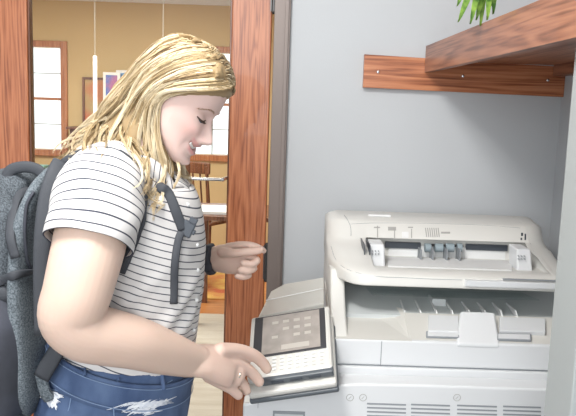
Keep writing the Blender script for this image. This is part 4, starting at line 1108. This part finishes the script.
# ================================================================== BACKPACK
bp_ = empty('backpack', (-0.60, 1.48, 0.9), 'grey heather and black backpack on the woman\'s back', 'backpack')
def bpath(L): return px3(L)
main = bpath([(4, 408, 1.48), (2, 396, 1.48), (-2, 340, 1.48), (-4, 280, 1.48), (2, 225, 1.48), (14, 192, 1.48), (24, 180, 1.48)])
v, f, s = tube(main, [.06, .085, .098, .098, .088, .062, .03], [.11, .145, .155, .155, .145, .115, .07], ref=(0, -1, 0), n=56, steps=60, expo=3.2, round_cap=True)
mc = link('main_compartment', mesh_from('main_compartment', [(v, f, s)]), HEATH, bp_, True)
mcb = bvh_of(mc.data)
PANB = []
# padded back panel next to the woman's back
pan = bpath([(42, 396, 1.47), (44, 375, 1.47), (42, 330, 1.47), (39, 270, 1.47), (42, 220, 1.47), (52, 185, 1.47), (58, 168, 1.47)])
v, f, s = tube(pan, [.012, .022, .024, .022, .022, .018, .008], [.10, .14, .15, .15, .14, .12, .08], ref=(0, -1, 0), n=40, steps=50, expo=3.0, round_cap=True)
pno = link('back_panel', mesh_from('back_panel', [(v, f, s)]), HEATHL, bp_, True); pnb = bvh_of(pno.data)
# black piping edge beside the shirt
curve_tube('edge_binding', px3([(61, 162, 1.37), (54, 176, 1.345), (47, 200, 1.328), (43, 235, 1.315), (42, 275, 1.312), (43, 335, 1.312)]), 0.0045, WEB, bp_, flat=(.016, .006), ref=(0.3, -1, 0), steps=40, n=14)
# front black lower pocket
pk_ = bpath([(2, 402, 1.45), (0, 392, 1.45), (-2, 350, 1.45), (-4, 310, 1.45), (-9, 284, 1.45)])
v, f, s = tube(pk_, [.06, .092, .108, .104, .075], [.13, .155, .166, .165, .13], ref=(0, -1, 0), n=48, steps=36, expo=3.2, round_cap=True)
pkt = link('lower_pocket', mesh_from('lower_pocket', [(v, f, s)]), BLACKF, bp_, True)
curve_tube('compression_strap', [hit(px, py, [mcb, pnb], .004) or P(px, py, 1.31) for px, py in ((-20, 290), (0, 281), (15, 275), (30, 272), (40, 271))], 0.008, WEB, bp_, flat=(.009, .003), ref=(0, -1, 0), steps=20)
curve_tube('side_strap', [hit(px, py, [mcb, pnb], .004) or P(px, py, 1.33) for px, py in ((27, 188), (17, 196), (12, 212), (12, 235), (16, 258))], 0.009, WEB, bp_, flat=(.0095, .003), ref=(0, -1, 0), steps=24)
curve_tube('zip', [hit(px, py, [mcb, pnb], .002) or P(px, py, 1.33) for px, py in ((34, 192), (27, 205), (24, 230), (26, 258), (30, 268))], 0.0035, BLACKF, bp_, steps=24)
z_ = hit(2, 296, [bvh_of(pkt.data)], .006) or P(2, 296, 1.30)
MB().ball(z_, 0.022, 16, (1.2, .45, .8)).build('round_patch', WEB, bp_, True)
# grab handle
curve_tube('grab_handle', px3([(10, 205, 1.42), (6, 188, 1.42), (9, 172, 1.42), (22, 167, 1.42), (36, 169, 1.42), (46, 178, 1.42), (50, 186, 1.42)]), 0.01, WEB, bp_, flat=(.0115, .0045), ref=(0, -1, 0), steps=40, n=12)
# lower adjuster strap to the hip
curve_tube('lower_strap', px3([(41, 378, 1.335), (50, 362, 1.33), (60, 345, 1.33), (72, 322, 1.34), (90, 300, 1.36)]), 0.01, WEB, bp_, flat=(.0165, .003), ref=(0, -1, 0), steps=20)
curve_tube('lower_webbing', px3([(40, 372, 1.34), (45, 392, 1.345), (50, 400, 1.35)]), 0.006, HEATHL, bp_, flat=(.012, .004), ref=(0, -1, 0), steps=10)
def on_body(L, off): 
    o_ = []
    for px, py in L:
        h = hit(px, py, [sh_bvh], off); o_.append(np.array(h if h is not None else P(px, py, 1.38)))
    return o_
curve_tube('shoulder_strap', px3([(56, 172, 1.38), (75, 158, 1.37), (100, 152, 1.36), (122, 158, 1.345)])+on_body([(138, 182), (139, 205), (134, 232), (127, 252), (119, 270)], .009), 0.02, WEB, bp_, flat=(.0125, .005), ref=(0.2, -1, 0.2), steps=60, n=12)
curve_tube('strap_webbing', on_body([(141, 205), (140, 222), (132, 242), (122, 266)], .015), 0.008, WEB, bp_, flat=(.006, .002), ref=(0.2, -1, 0.2), steps=24, n=8)
curve_tube('shoulder_strap', px3([(62, 168, 1.62), (85, 152, 1.62), (115, 150, 1.60), (140, 160, 1.585), (158, 172, 1.52)])+on_body([(157, 188), (166, 196), (173, 212), (180, 230)], .008), 0.015, WEB, bp_, flat=(.0105, .004), ref=(0.2, -1, 0.2), steps=60, n=12)
curve_tube('strap_webbing', on_body([(180, 230), (176, 240), (173, 262), (172, 285), (172, 303)], .007), 0.008, WEB, bp_, flat=(.0078, .0022), ref=(0.2, -1, 0.2), steps=30, n=8)
h = hit(182, 229, [sh_bvh], .014)
b = MB(); Mb = Matrix.Translation(h) @ Matrix.Rotation(math.radians(25), 4, 'Y')
b.box(-.013, .013, -.005, .005, -.016, .016, .003, M=Mb); b.box(-.018, .018, -.004, .004, -.006, .004, .002, M=Mb); b.box(-.004, .012, -.006, .006, .014, .026, .002, M=Mb)
b.build('chest_buckle', COPD, bp_)
MB().ball(Vector(on_body([(161, 191)], .008)[0]), .011, 14, (1.3, .5, .7)).build('strap_pad', WEB, bp_, True)
